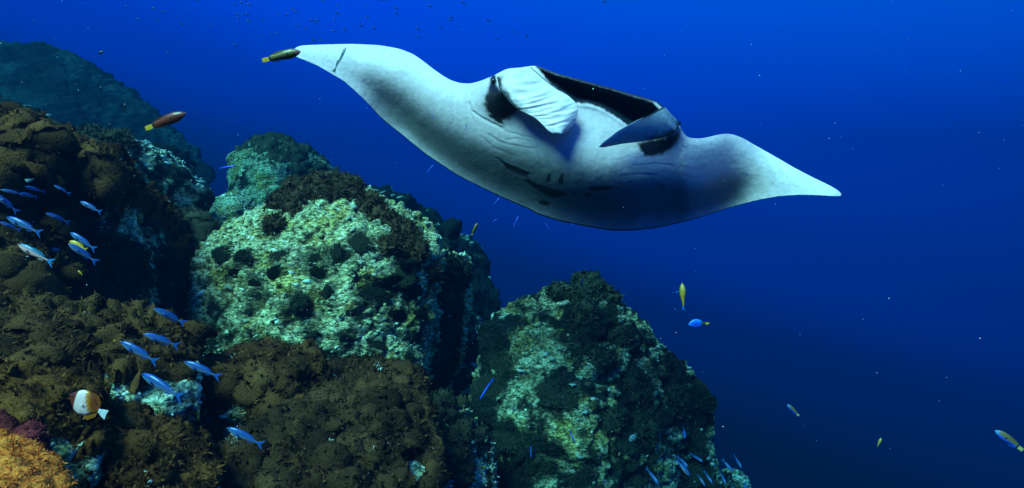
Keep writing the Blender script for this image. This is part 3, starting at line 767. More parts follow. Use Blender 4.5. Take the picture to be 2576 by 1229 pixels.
def build_manta():
    A = np.array([a for a, b in PAIRS], float); B = np.array([b for a, b in PAIRS], float)
    mid = (A + B) / 2
    s = np.concatenate([[0], np.cumsum(np.hypot(*(np.diff(mid, axis=0) * np.array([1, 0.3])).T))]); s /= s[-1]
    N, Mt = 440, 150
    sq = np.linspace(0, 1, N)
    def res(C):
        c = np.stack([np.interp(sq, s, C[:, 0]), np.interp(sq, s, C[:, 1])], 1)
        e = blur(c, 2.2, 0); w = np.clip(np.minimum(np.arange(N), np.arange(N)[::-1]) / 8., 0, 1)[:, None]
        return c * (1 - w) + e * w
    Lq, Tq = res(A), res(B)
    wob = noise(np.stack([sq * 160, 0 * sq, 0 * sq], 1), 5) * 0.9 + noise(np.stack([sq * 60, 0 * sq, 0 * sq + 3], 1), 6) * 0.8
    Tq[:, 1] += 0.0
    wob = wob * np.clip(np.minimum(sq, 1 - sq) * 30, 0, 1)
    t = np.linspace(0, 1, Mt); t = t + 0.06 * np.sin(2 * np.pi * t) * -1 / np.pi
    U = Lq[:, :1] + (Tq - Lq)[:, :1] * t[None]; V = Lq[:, 1:] + (Tq - Lq)[:, 1:] * t[None] + wob[:, None] * (t ** 14)[None]
    um = (Lq[:, 0] + Tq[:, 0]) / 2
    # how the skin leans: negative leans back to face the surface, positive hangs over to face the deep
    TT = [0, .1, .25, .4, .55, .7, .85, 1.0]
    G = {735: [-.5, -.5, -.4, -.3, -.3, -.2, -.2, -.1], 860: [-.7, -.6, -.4, -.2, -.1, .0, .0, .0], 940: [-.8, -.6, -.3, .1, .6, .7, .2, .0],
         1000: [-.9, -.6, -.2, .5, 1.3, 1.4, .5, .0], 1070: [-1.0, -.5, .0, .6, 1.4, 1.8, 1.2, .3], 1150: [-1.2, -.5, .2, .5, .9, 1.4, 1.3, .7],
         1230: [-1.0, -.4, .0, .2, .5, 1.0, 1.4, .9], 1350: [-.3, .0, -.1, -.1, .2, .7, 1.3, .9], 1480: [.0, .0, -.2, -.1, .2, .8, 1.3, .9], 1620: [.1, .1, -.1, .0, .4, 1.0, 1.4, .9],
         1725: [-.8, .1, .5, .7, 1.0, 1.4, 1.3, .8], 1800: [-1.0, .1, .6, .8, 1.2, 1.5, 1.1, .5], 1860: [-.8, -.1, .4, .7, 1.0, 1.1, .8, .3], 1905: [-.6, -.3, .1, .3, .4, .3, .1, .0], 1950: [-.6, -.5, -.4, -.3, -.3, -.2, -.2, -.2], 2120: [-.6, -.5, -.5, -.4, -.4, -.3, -.3, -.3]}
    us = np.array(sorted(G)); GT = np.array([G[k] for k in us])
    cols = np.stack([np.interp(um, us, GT[:, k]) for k in range(len(TT))], 1)
    g = np.stack([np.interp(t, TT, cols[i]) for i in range(N)])
    g = blur(g, 13, 4)
    ym = np.interp(um, [735, 860, 1000, 1100, 1183, 1260, 1350, 1450, 1600, 1700, 1740, 1830, 1900, 1990, 2117],
                   [4.32, 4.30, 4.22, 4.08, 3.95, 3.78, 3.68, 3.64, 3.70, 3.86, 3.98, 4.24, 4.30, 4.12, 3.92])
    ym = blur(ym[:, None], 10, 0)[:, 0]
    dz = np.diff(V, axis=1) * (4.0 / FPX)
    Y = np.concatenate([np.zeros((N, 1)), np.cumsum(dz * (g[:, 1:] + g[:, :-1]) / 2, axis=1)], 1)
    k0 = np.argmin(abs(t - 0.42))
    Y = Y - Y[:, k0:k0 + 1] + ym[:, None]
    Y = blur(Y, 3, 2)
    nzp = np.stack([U.ravel() / 40, V.ravel() / 40, 0 * U.ravel()], 1)
    wb = fbm(nzp, 3, 77).reshape(U.shape); wf = fbm(nzp * 4, 3, 78).reshape(U.shape)
    # mouth: a wide slot under the upper jaw
    mouth = [(1352, 171), (1401, 191), (1439, 201), (1490, 215), (1541, 229), (1593, 245), (1640, 258), (1668, 285), (1672, 318), (1640, 328), (1600, 324), (1575, 313), (1545, 291), (1510, 271), (1480, 263), (1450, 260), (1420, 240), (1385, 212)]
    md = poly_sd(U, V, mouth)
    Y += 0.26 * ss(0, 34, md) * ss(0, 1, 1) + 0.02 * ss(0, 5, md)
    Y -= 0.006 * np.exp(-((md + 5) / 4.5) ** 2)              # the lips stand proud
    inner, sgn = line_d(U, V, [(1395, 214), (1450, 220), (1530, 236), (1600, 268)])
    Y -= 0.03 * np.exp(-(inner / 3.5) ** 2) * ss(0, 10, md)
    # head lobes that carry the cephalic fins, and the creases behind them
    for (cu, cv, r, h) in [(1262, 235, 52, .16), (1300, 205, 40, .10), (1690, 318, 38, .05)]:
        Y -= h * np.exp(-((U - cu) ** 2 + (V - cv) ** 2) / (2 * (r * .6) ** 2))
    for pts, amp, wdt in [([(1184, 262), (1190, 278), (1215, 295), (1240, 308), (1262, 318)], .035, 5), ([(1183, 262), (1185, 285), (1196, 305)], .02, 4),
                          ([(1288, 332), (1315, 341), (1343, 345)], .018, 4), ([(1275, 350), (1300, 347), (1330, 352)], .014, 4), ([(1232, 338), (1260, 356), (1300, 366), (1345, 372)], .016, 5),
                          ([(1215, 345), (1240, 368), (1290, 388)], .012, 5), ([(1262, 322), (1290, 336)], .012, 3), ([(1255, 398), (1280, 416), (1310, 428), (1330, 436)], .03, 4),
                          ([(1570, 440), (1610, 436), (1650, 438)], .012, 4), ([(1600, 415), (1650, 410), (1690, 414)], .010, 4), ([(1560, 462), (1590, 458)], .010, 4),
                          ([(1718, 352), (1722, 375), (1712, 398)], .02, 4), ([(1244, 192), (1238, 208), (1236, 225)], .04, 5)]:
        d, sg = line_d(U, V, pts)
        Y += 0.22 * amp * np.exp(-(d / (wdt * 1.3)) ** 2) * np.where(sg > 0, 1.0, -0.25)
    Y += 0.004 * wb + 0.0012 * wf
    X = (U - W / 2) / FPX * Y; Z = (H / 2 - V) / FPX * Y
    # back of the animal
    tc_ = np.interp(um, [735, 900, 1050, 1183, 1300, 1450, 1620, 1730, 1850, 1950, 2117], [.01, .05, .12, .22, .42, .50, .42, .22, .1, .05, .01])
    prof = np.sin(np.pi * np.clip(t, 0, 1) ** 0.75) ** 0.8
    TH = tc_[:, None] * prof[None]
    Yb = blur(np.minimum(Y, blur(Y, 8, 8)), 3, 3) + TH + 0.30 * ss(0, 34, md)
    Yb = np.maximum(Yb, Y + 0.004); Yb[:, 0] = Y[:, 0]; Yb[:, -1] = Y[:, -1]; Yb[0] = Y[0]; Yb[-1] = Y[-1]
    v = np.concatenate([np.stack([X, Y, Z], -1).reshape(-1, 3), np.stack([X, Yb, Z], -1).reshape(-1, 3)])
    # join the two skins along the rim by sharing rim vertices
    ids = np.arange(N * Mt).reshape(N, Mt); idb = ids + N * Mt
    rim = np.zeros((N, Mt), bool); rim[0] = rim[-1] = True; rim[:, 0] = rim[:, -1] = True
    idb = np.where(rim, ids, idb)
    f1 = np.stack([ids[:-1, :-1], ids[:-1, 1:], ids[1:, 1:], ids[1:, :-1]], -1).reshape(-1, 4)
    f2 = np.stack([idb[:-1, :-1], idb[1:, :-1], idb[1:, 1:], idb[:-1, 1:]], -1).reshape(-1, 4)
    # markings; the grey rear band also has belly shade painted in
    WH, GR, BK = np.array([0.72, 0.56, 0.60]), np.array([0.13, 0.15, 0.15]), np.array([0.008, 0.009, 0.011])
    tt = np.broadcast_to(t[None], U.shape)
    ctr = np.interp(um, [735, 915, 965, 1050, 1200, 1500, 1700, 1850, 1890, 1920, 2117], [0, 0, .5, .85, .9, .92, .9, .7, .3, 0, 0])[:, None]
    band = ss(.45, .72, tt + .06 * wb) * (1 - .55 * ss(.84, 1.0, tt + .04 * wb)) * ctr
    c = mix(WH, GR, band.reshape(U.shape))
    def blot(poly, soft, fuzz, k=1.0, colr=BK):
        nonlocal c
        d = poly_sd(U, V, poly) + wf * fuzz + wb * fuzz * .6
        c = mix(c, colr, ss(-soft, soft, d) * k)
    blot([(1218, 262), (1222, 240), (1240, 225), (1262, 228), (1285, 245), (1300, 262), (1302, 278), (1290, 292), (1280, 303), (1262, 306), (1245, 298), (1225, 285)], 7, 7)
    blot([(1236, 190), (1246, 189), (1250, 215), (1262, 232), (1228, 245), (1228, 225)], 4, 5)
    blot([(1245, 290), (1262, 300), (1270, 315), (1252, 310), (1225, 288)], 3, 3)
    blot([(1602, 362), (1640, 350), (1675, 348), (1700, 335), (1712, 322), (1712, 345), (1695, 370), (1672, 388), (1640, 394), (1622, 392)], 6, 6)
    blot(mouth, 3, 7, 1.0, np.array([0.010, 0.017, 0.028]))
    blot([(1350, 171), (1401, 189), (1490, 213), (1593, 242), (1650, 258), (1680, 285), (1700, 300), (1690, 280), (1660, 255), (1593, 236), (1490, 206), (1401, 183), (1345, 163)], 2, 0, .97)
    blot([(1252, 400), (1272, 410), (1300, 420), (1330, 434), (1328, 446), (1300, 438), (1275, 425)], 2, 1.5, .9)
    for poly in [[(1381, 435), (1386, 437), (1384, 455), (1378, 461), (1373, 455)], [(1412, 436), (1418, 437), (1416, 462), (1409, 466), (1403, 456)],
                 [(1480, 470), (1520, 468), (1560, 470), (1520, 480), (1485, 481)], [(1468, 489), (1482, 486), (1492, 490), (1480, 495), (1466, 494)],
                 [(1315, 452), (1330, 450), (1350, 462), (1400, 478), (1430, 488), (1395, 500), (1375, 492), (1340, 470)], [(1353, 508), (1370, 504), (1388, 512), (1375, 518), (1356, 513)],
                 [(1660, 466), (1675, 463), (1672, 470), (1660, 471)], [(1295, 448), (1304, 447), (1302, 454)], [(1435, 484), (1455, 488), (1440, 494)], [(1190, 415), (1202, 416), (1196, 420)]]:
        blot(poly, 2, 2.5, .93)
    p3 = np.stack([U.ravel() / 9, V.ravel() / 9, 0 * U.ravel()], 1); q1, q2_, qi = cells(p3, 31)
    freck = (qi > .86) * (1 - ss(.10, .22, q1))
    c = mix(c, GR * .6, freck.reshape(U.shape) * .55 * ss(.3, .6, tt))
    c = c * (1 + .10 * wb + .05 * wf)[..., None]
    c = mix(c, BK, ss(.986, .994, tt) * np.interp(um, [735, 900, 960, 1860, 1960], [0, .3, 1, 1, .3])[:, None])
    cb = np.broadcast_to(np.array([0.012, 0.014, 0.018]), U.shape + (3,)).copy()
    me = mesh_np('body', v, np.concatenate([f1, f2]))
    # drop the unused doubled rim vertices
    bm = bmesh.new(); bm.from_mesh(me)
    cl = bm.verts.layers.float_color.new('Col'); allc = np.concatenate([c.reshape(-1, 3), cb.reshape(-1, 3)])
    for vert, k in zip(bm.verts, allc): vert[cl] = (k[0], k[1], k[2], 1)
    bmesh.ops.delete(bm, geom=[q for q in bm.verts if not q.link_faces], context='VERTS')
    bm.to_mesh(me); bm.free()
    me.materials.append(M_MANTA)
    root = tag(empty('manta_ray', P(1480, 420, 3.9)), 'huge white-bellied manta ray gliding over the reef with cephalic fins unfurled', 'manta ray')
    body = bpy.data.objects.new('body', me); link(body, root)
    body.matrix_parent_inverse = Matrix.Translation(-root.location)

    def sheet(pairs, dA, dB, cup, thick, colf, name, ridges=0.0):
        A_ = np.array([p for p, q in pairs], float); B_ = np.array([q for p, q in pairs], float)
        n, m = 90, 44
        sa = np.linspace(0, 1, len(pairs)); q = np.linspace(0, 1, n)
        def rs(C): return blur(np.stack([np.interp(q, sa, C[:, 0]), np.interp(q, sa, C[:, 1])], 1), 1.5, 0)
        a, b = rs(A_), rs(B_)
        w = np.linspace(0, 1, m); w = w - .08 * np.sin(2 * np.pi * w)
        u = a[:, :1] + (b - a)[:, :1] * w; vv = a[:, 1:] + (b - a)[:, 1:] * w
        ya = np.interp(q, np.linspace(0, 1, len(dA)), dA); yb = np.interp(q, np.linspace(0, 1, len(dB)), dB)
        ya, yb = blur(ya[:, None], 6, 0), blur(yb[:, None], 6, 0)
        y = ya + (yb - ya) * w[None] - cup * np.sin(np.pi * w)[None]
        if ridges:
            qq = np.stack([(q[:, None] * 26 + 3 * w[None] ** 2).ravel(), (w[None] * 2.2 + 0 * q[:, None]).ravel(), np.zeros(n * m)], 1)
            y += ridges * noise(qq, 12).reshape(n, m) * (np.sin(np.pi * np.clip(w, 0, 1)) ** .7)[None] * ss(.05, .2, q)[:, None] * (1 - ss(.55, .8, q))[:, None]
        x = (u - W / 2) / FPX * y; z = (H / 2 - vv) / FPX * y
        edge = np.minimum(np.minimum(w, 1 - w)[None] * 6, 1) * np.minimum((1 - q)[:, None] * 8, 1)
        yb_ = y + 0.004 + thick * np.sqrt(np.clip(edge, 0, 1))
        V_ = np.concatenate([np.stack([x, y, z], -1).reshape(-1, 3), np.stack([x, yb_, z], -1).reshape(-1, 3)])
        i1 = np.arange(n * m).reshape(n, m); i2 = i1 + n * m
        F = [np.stack([i1[:-1, :-1], i1[:-1, 1:], i1[1:, 1:], i1[1:, :-1]], -1).reshape(-1, 4), np.stack([i2[:-1, :-1], i2[1:, :-1], i2[1:, 1:], i2[:-1, 1:]], -1).reshape(-1, 4)]
        for e1, e2 in ((i1[:, 0], i2[:, 0]), (i2[:, -1], i1[:, -1]), (i2[0], i1[0]), (i1[-1], i2[-1])):
            F.append(np.stack([e1[:-1], e1[1:], e2[1:], e2[:-1]], 1))
        mm = mesh_np(name, V_, np.concatenate(F))
        cc = colf(u, vv, q[:, None] + 0 * w[None], w[None] + 0 * q[:, None])
        set_col(mm, np.concatenate([cc.reshape(-1, 3), (cc * .5).reshape(-1, 3)]))
        mm.materials.append(M_MANTA)
        o = link(bpy.data.objects.new(name, mm), root); o.matrix_parent_inverse = Matrix.Translation(-root.location)
        return o
    def col_left(u, v_, q, w):
        p3 = np.stack([u.ravel() / 12, v_.ravel() / 12, 0 * u.ravel()], 1); nn = fbm(p3, 3, 4).reshape(u.shape)
        c_ = mix((0.86, 0.68, 0.73), (0.012, 0.014, 0.018), ss(.80, .97, w + .12 * nn) * (1 - ss(.30, .45, q)) )
        return mix(c_, (0.02, .022, .025), ss(.965, .99, 1 - w) * (1 - ss(.3, .4, q)))
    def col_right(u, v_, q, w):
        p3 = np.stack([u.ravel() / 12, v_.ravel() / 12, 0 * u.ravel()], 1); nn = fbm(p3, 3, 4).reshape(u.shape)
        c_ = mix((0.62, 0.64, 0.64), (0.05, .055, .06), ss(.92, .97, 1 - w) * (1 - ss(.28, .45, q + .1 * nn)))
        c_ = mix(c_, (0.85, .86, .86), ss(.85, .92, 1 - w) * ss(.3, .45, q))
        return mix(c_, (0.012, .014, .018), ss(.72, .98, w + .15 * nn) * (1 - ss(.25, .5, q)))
    lf = sheet([((1335, 168), (1250, 192)), ((1350, 182), (1256, 226)), ((1375, 204), (1280, 256)), ((1402, 224), (1302, 276)), ((1428, 240), (1325, 286)), ((1447, 257), (1348, 298)),
                ((1455, 276), (1366, 315)), ((1451, 298), (1378, 328)), ((1440, 318), (1390, 336)), ((1424, 332), (1405, 339)), ((1415, 337), (1412, 338))],
               [3.62, 3.60, 3.58, 3.57, 3.56, 3.56], [3.60, 3.55, 3.52, 3.50, 3.49, 3.51], 0.035, 0.022, col_left, 'cephalic_fin', 0.016)
    rf = sheet([((1672, 268), (1711, 312)), ((1655, 277), (1700, 334)), ((1633, 290), (1664, 348)), ((1605, 302), (1627, 355)), ((1580, 315), (1594, 359)), ((1554, 330), (1567, 362)),
                ((1531, 348), (1541, 367)), ((1513, 361), (1520, 371)), ((1506, 368), (1507, 371))],
               [3.64, 3.57, 3.52, 3.49, 3.48], [3.78, 3.72, 3.65, 3.57, 3.50], 0.012, 0.02, col_right, 'cephalic_fin')
    lf['label'] = 'bright white wrinkled fin unrolled over the mouth'
    rf['label'] = 'blue-grey shaded fin with white upper rim'
    # eyes on the sides of the head
    for (u, v_, d) in [(1242, 205, 3.735), (1706, 312, 3.83)]:
        b = bmesh.new(); bmesh.ops.create_uvsphere(b, u_segments=16, v_segments=10, radius=0.018)
        em = bpy.data.meshes.new('eye'); b.to_mesh(em); b.free(); em.materials.append(M_EYE)
        for f in em.polygons: f.use_smooth = True
        o = link(bpy.data.objects.new('eye', em), root); o.location = P(u, v_, d) - root.location
    # whip tail trailing away behind
    path = [P(1500, 560, 4.45), P(1490, 520, 4.9), P(1480, 490, 5.4), P(1475, 470, 5.9), P(1472, 455, 6.4)]
    vv, ff = [], []
    for k, p in enumerate(path):
        r = 0.03 * (1 - k / 5.2)
        for a in range(8): vv.append((p.x + r * math.cos(a * .785), p.y, p.z + r * math.sin(a * .785)))
    for k in range(len(path) - 1):
        for a in range(8): ff.append((k * 8 + a, k * 8 + (a + 1) % 8, k * 8 + 8 + (a + 1) % 8, k * 8 + 8 + a))
    tm = mesh_np('tail', vv, ff); set_col(tm, np.full((len(vv), 3), 0.015)); tm.materials.append(M_MANTA)
    o = link(bpy.data.objects.new('tail', tm), root); o.matrix_parent_inverse = Matrix.Translation(-root.location)
    return v, f1
build_manta()

# ------------------------------------------------------------------ fish
def fish_parts(kind):
    """meshes of one fish of unit length, snout at +x, back up +z"""
    K = FISH[kind]
    xs = np.array(K['x']); n, m = 40, 18
    q = np.linspace(0, 1, n) ** 0.9
    top = np.interp(q, xs, K['top']); bot = np.interp(q, xs, K['bot']); wid = np.interp(q, xs, K['wid'])
    sm = lambda a: blur(a[:, None], 1.2, 0)[:, 0]
    e = np.clip(np.minimum(q * 14, 1), 0, 1) ** .5
    top, bot, wid = sm(top) * e, sm(bot) * e, sm(wid) * e
    ang = np.linspace(0, 2 * np.pi, m, endpoint=False)
    L = 0.82
    v = []; c = []
    for i in range(n):
        for a in ang:
            z = math.sin(a) * (top[i] if math.sin(a) > 0 else -bot[i])
            zz = math.sin(a)
            v.append((0.5 - q[i] * L, math.cos(a) * wid[i], z)); c.append(K['col'](q[i], zz))
    f = [(i * m + j, (i + 1) * m + j, (i + 1) * m + (j + 1) % m, i * m + (j + 1) % m) for i in range(n - 1) for j in range(m)]
    parts = {}
    me = bpy.data.meshes.new('body'); me.from_pydata(v, [], f + [tuple(range(m))[::-1], tuple(range((n - 1) * m, n * m))])
    me.update()
    for pl in me.polygons: pl.use_smooth = True
    set_col(me, np.array(c)); me.materials.append(M_FISH)
    out = [('body', me, None)]
    def fin(name, pts, col, thick=0.004, xf=None):
        pts = [Vector((p[0], 0, p[1])) for p in pts]
        k = len(pts); cen = sum(pts, Vector()) / k
        ring = [p + Vector((0, 0, 0)) for p in pts]
        vv = [cen + Vector((0, thick, 0)), cen - Vector((0, thick, 0))] + ring
        if xf is not None: vv = [xf @ p for p in vv]
        ff = []
        for j in range(k):
            a, b = 2 + j, 2 + (j + 1) % k
            ff += [(0, a, b), (1, b, a)]
        fm = bpy.data.meshes.new(name); fm.from_pydata(vv, [], ff); fm.update()
        set_col(fm, np.tile(np.array(col), (len(vv), 1))); fm.materials.append(M_FIN)
        out.append((name, fm, None))
    for nm, pts, col in K['fins']: fin(nm, pts, col)
    px, pz, pl, pc = K['pec']
    i = int(np.argmin(abs(q - (0.5 - px) / L))); y0 = wid[i]
    for sd in (1, -1):
        xf = Matrix.Translation((px, sd * y0 * .85, pz)) @ Matrix.Rotation(sd * math.radians(K.get('spread', 35)) * -1, 4, 'Z') @ Matrix.Rotation(math.radians(18), 4, 'Y')
        fin('pectoral_fin', [(0, .012), (-pl * .6, .035), (-pl, .01), (-pl * .8, -.03), (-pl * .3, -.022), (0, -.012)], pc, 0.002, xf)
    ex, ez, er = K['eye']
    i = int(np.argmin(abs(q - (0.5 - ex) / L)))
    for sd in (1, -1):
        b = bmesh.new(); bmesh.ops.create_uvsphere(b, u_segments=12, v_segments=8, radius=er)
        em = bpy.data.meshes.new('eye'); b.to_mesh(em); b.free(); em.materials.append(M_EYE)
        yy = wid[i] * math.sqrt(max(0.05, 1 - (ez / (top[i] if ez > 0 else bot[i] - 1e-6)) ** 2))
        for vv in em.vertices: vv.co = Vector((vv.co.x + ex, vv.co.y * .5 + sd * yy * .93, vv.co.z + ez))
        out.append(('eye', em, None))
    return out

def lerp3(a, b, t): t = min(max(t, 0), 1); return tuple(a[k] * (1 - t) + b[k] * t for k in range(3))
def sstep(a, b, x): t = min(max((x - a) / (b - a), 0), 1); return t * t * (3 - 2 * t)

def c_fusilier(q, z):
    c = lerp3((0.09, 0.14, 0.24), (0.012, 0.07, 0.28), sstep(-.25, .05, z))
    c = lerp3(c, (0.03, 0.26, 0.60), sstep(-.05, .08, z) * (1 - sstep(.12, .26, z)))
    c = lerp3(c, (0.12, 0.10, 0.02), sstep(.30, .40, z) * (1 - sstep(.5, .62, z)) * sstep(.12, .3, q))
    c = lerp3(c, (0.34, 0.32, 0.34), (1 - sstep(-.55, -.15, z)) * .7)
    return c
def c_silver(q, z):
    c = lerp3((0.95, 0.42, 0.36), (0.02, 0.14, 0.24), sstep(.2, .5, z))
    c = lerp3(c, (0.10, 0.62, 0.80), sstep(.02, .14, z) * (1 - sstep(.22, .34, z)) * sstep(.15, .35, q))
    c = lerp3(c, (0.40, 0.14, 0.02), sstep(.34, .42, z) * (1 - sstep(.52, .62, z)) * sstep(.2, .35, q))
    return c
def c_wrasse_red(q, z):
    c = lerp3((0.14, 0.018, 0.008), (0.22, 0.04, 0.012), sstep(-.5, .6, z))
    return lerp3(lerp3(c, (0.02, 0.01, 0.01), sstep(.9, .97, q)), (0.30, 0.07, 0.035), 1 - sstep(.1, .22, q))
def c_wrasse_olive(q, z):
    c = lerp3((0.012, 0.010, 0.008), (0.20, 0.14, 0.025), sstep(-.5, .35, z))
    return lerp3(lerp3(c, (0.015, 0.012, 0.01), sstep(.9, .97, q)), (0.34, 0.09, 0.09), (1 - sstep(.12, .22, q)) * .8)
def c_wrasse_brown(q, z):
    c = lerp3((0.01, 0.12, 0.75), (0.20, 0.13, 0.04), sstep(-.45, .05, z))
    return lerp3(lerp3(c, (0.015, 0.02, 0.03), sstep(.9, .97, q)), (0.05, 0.30, 0.55), (1 - sstep(.08, .2, q)) * .7)
def c_wrasse_top(q, z): return lerp3((0.12, 0.08, 0.01), (0.46, 0.27, 0.035), sstep(-.4, .5, z))
def c_wrasse_blue(q, z):
    c = lerp3((0.01, 0.09, 0.70), (0.01, 0.22, 0.95), sstep(.3, .9, z))
    return lerp3(lerp3(c, (0.03, 0.05, 0.03), sstep(.62, .85, q)), (0.02, 0.3, 0.9), (1 - sstep(.1, .25, q)) * .6)
def c_cleaner(q, z):
    c = lerp3((0.01, 0.015, 0.03), (0.02, 0.12, 1.0), sstep(.0, .2, z) * (1 - sstep(.75, .95, z)) * .95)
    return lerp3(c, (0.3, 0.5, 0.95), (1 - sstep(-.8, -.5, z)) * .4)
def c_dark(q, z): return (0.006, 0.010, 0.016)
def c_orange(q, z): return lerp3((0.75, 0.32, 0.02), (0.85, 0.42, 0.03), sstep(-.5, .5, z))
def c_butter(q, z):
    s = q + 0.05 * z
    c = (0.15, 0.02, 0.012)
    c = lerp3(c, (1.0, 0.60, 0.54), sstep(.26, .29, s) * (1 - sstep(.60, .64, s + .14 * z)))
    c = lerp3(c, (0.26, 0.05, 0.01), sstep(.62, .66, s + .16 * z) * (1 - sstep(.93, .96, q)))
    c = lerp3(c, (0.80, 0.26, 0.02), .8 * sstep(.60, .66, s + .16 * z) * (1 - sstep(.66, .78, s + .14 * z)))
    return lerp3(c, (0.9, 0.8, 0.78), sstep(.95, .98, q))
def c_grey(q, z): return lerp3((0.16, 0.26, 0.30), (0.06, 0.10, 0.12), sstep(.3, .7, math.sin(q * 22) * .5 + .5))
def c_remora(q, z): return lerp3((0.42, 0.50, 0.52), (0.10, 0.13, 0.15), sstep(-.2, .5, z))

X5 = [0, .12, .3, .5, .7, .88, 1.0]
def shape(h, w, tail=0.18, asym=1.0):
    return dict(x=X5, top=[0.004, h * .62, h, h * .95, h * .66, h * tail * 1.5, h * tail * 1.3], bot=[-0.004, -h * .55 * asym, -h * .92 * asym, -h * .92 * asym, -h * .6 * asym, -h * tail * 1.4, -h * tail * 1.2],
                wid=[0.004, w * .7, w, w * .95, w * .6, w * .22, w * .1])
BL = (0.015, 0.09, 0.38)
def fork(h, c, deep=.1): return ('tail_fin', [(-.30, .016), (-.38, .06 * h), (-.5, .13 * h), (-.47, .09 * h), (-.5 + deep, 0), (-.47, -.09 * h), (-.5, -.13 * h), (-.38, -.06 * h), (-.30, -.016)], c)
FISH = {
    'fusilier': dict(shape(.105, .06), col=c_fusilier, eye=(.43, .018, .017), pec=(.24, -.02, .12, BL),
                     fins=[fork(1.05, (0.02, 0.13, 0.46)), ('dorsal_fin', [(.18, .095), (.08, .118), (-.1, .108), (-.22, .066), (-.2, .05), (.1, .08)], BL), ('anal_fin', [(-.06, -.085), (-.12, -.1), (-.24, -.056), (-.2, -.04)], BL)]),
    'silver': dict(shape(.105, .06), col=c_silver, eye=(.43, .018, .017), pec=(.24, -.02, .12, (0.5, .4, .4)),
                   fins=[fork(1.05, (0.04, 0.26, 0.55)), ('dorsal_fin', [(.18, .095), (.08, .118), (-.1, .108), (-.22, .066), (-.2, .05), (.1, .08)], (0.02, .2, .36)), ('anal_fin', [(-.06, -.085), (-.12, -.1), (-.24, -.056), (-.2, -.04)], (.6, .42, .42))]),
    'wrasse': dict(shape(.125, .075, .38), col=c_wrasse_red, eye=(.44, .03, .013), pec=(.22, -.02, .10, (.12, .03, .01)), spread=12,
                   fins=[('tail_fin', [(-.30, .045), (-.40, .055), (-.47, .05), (-.5, .035), (-.485, 0), (-.5, -.035), (-.47, -.05), (-.40, -.055), (-.30, -.045)], (0.95, 0.52, 0.03)),
                         ('dorsal_fin', [(.2, .1), (.1, .135), (-.12, .125), (-.3, .075), (-.28, .055), (.1, .1)], (.12, .035, .01)), ('anal_fin', [(.0, -.1), (-.1, -.12), (-.29, -.07), (-.26, -.05)], (.10, .02, .01))]),
    'cleaner': dict(shape(.06, .045, .5), col=c_cleaner, eye=(.44, .012, .01), pec=(.25, -.01, .07, (.1, .2, .5)), spread=10,
                    fins=[('tail_fin', [(-.30, .03), (-.42, .045), (-.5, .04), (-.49, 0), (-.5, -.04), (-.42, -.045), (-.30, -.03)], (0.02, 0.10, 0.6)), ('dorsal_fin', [(.15, .055), (0, .07), (-.26, .05), (-.25, .035), (0, .05)], (.02, .1, .6))]),
    'damsel': dict(shape(.2, .09, .2), col=c_dark, eye=(.38, .04, .02), pec=(.2, -.02, .12, (.006, .01, .016)),
                   fins=[fork(1.4, (0.006, .01, .016)), ('dorsal_fin', [(.2, .17), (.05, .25), (-.18, .2), (-.28, .08), (-.2, .08), (0, .18)], (.006, .01, .016)), ('anal_fin', [(.0, -.18), (-.12, -.24), (-.27, -.1), (-.2, -.06)], (.006, .01, .016))]),
    'orange': dict(shape(.16, .08, .2), col=c_orange, eye=(.40, .03, .018), pec=(.2, -.02, .12, (.8, .4, .03)),
                   fins=[fork(1.3, (0.85, .42, .03)), ('dorsal_fin', [(.2, .14), (.05, .2), (-.18, .16), (-.28, .06), (-.2, .06), (0, .15)], (.8, .38, .03)), ('anal_fin', [(.0, -.14), (-.12, -.19), (-.27, -.08), (-.2, -.05)], (.8, .38, .03))]),
    'butterfly': dict(dict(x=X5, top=[.006, .12, .27, .32, .26, .09, .05], bot=[-.006, -.13, -.28, -.33, -.25, -.08, -.05], wid=[.006, .06, .085, .08, .055, .02, .01]), col=c_butter, eye=(.38, .04, .02), pec=(.16, -.04, .13, (.9, .7, .66)), spread=20,
                      fins=[('tail_fin', [(-.30, .05), (-.40, .10), (-.5, .13), (-.485, 0), (-.5, -.13), (-.40, -.10), (-.30, -.05)], (.92, .85, .82)),
                            ('dorsal_fin', [(.16, .25), (.0, .34), (-.16, .33), (-.28, .16), (-.28, .06), (-.1, .25), (.1, .25)], (.34, .07, .01)), ('anal_fin', [(.02, -.30), (-.14, -.36), (-.28, -.18), (-.28, -.06), (-.1, -.25)], (.50, .14, .012))]),
    'grey': dict(dict(x=X5, top=[.006, .12, .24, .27, .2, .08, .05], bot=[-.006, -.12, -.24, -.27, -.2, -.08, -.05], wid=[.006, .05, .07, .07, .05, .02, .01]), col=c_grey, eye=(.40, .04, .018), pec=(.2, -.02, .12, (.16, .26, .3)),
                 fins=[fork(1.5, (.12, .2, .24)), ('dorsal_fin', [(.15, .22), (-.05, .32), (-.28, .2), (-.28, .07), (0, .22)], (.1, .16, .2)), ('anal_fin', [(.0, -.2), (-.14, -.3), (-.28, -.18), (-.26, -.06)], (.1, .16, .2))]),
    'remora': dict(shape(.045, .04, .3), col=c_remora, eye=(.42, .005, .008), pec=(.24, -.005, .09, (.2, .26, .3)),
                   fins=[fork(.6, (.15, .2, .22), .04), ('dorsal_fin', [(-.02, .04), (-.08, .07), (-.28, .03), (-.26, .015)], (.15, .2, .22)), ('sucker_disc', [(.42, .03), (.34, .052), (.22, .052), (.18, .04), (.3, .03)], (.06, .08, .09))]),
}
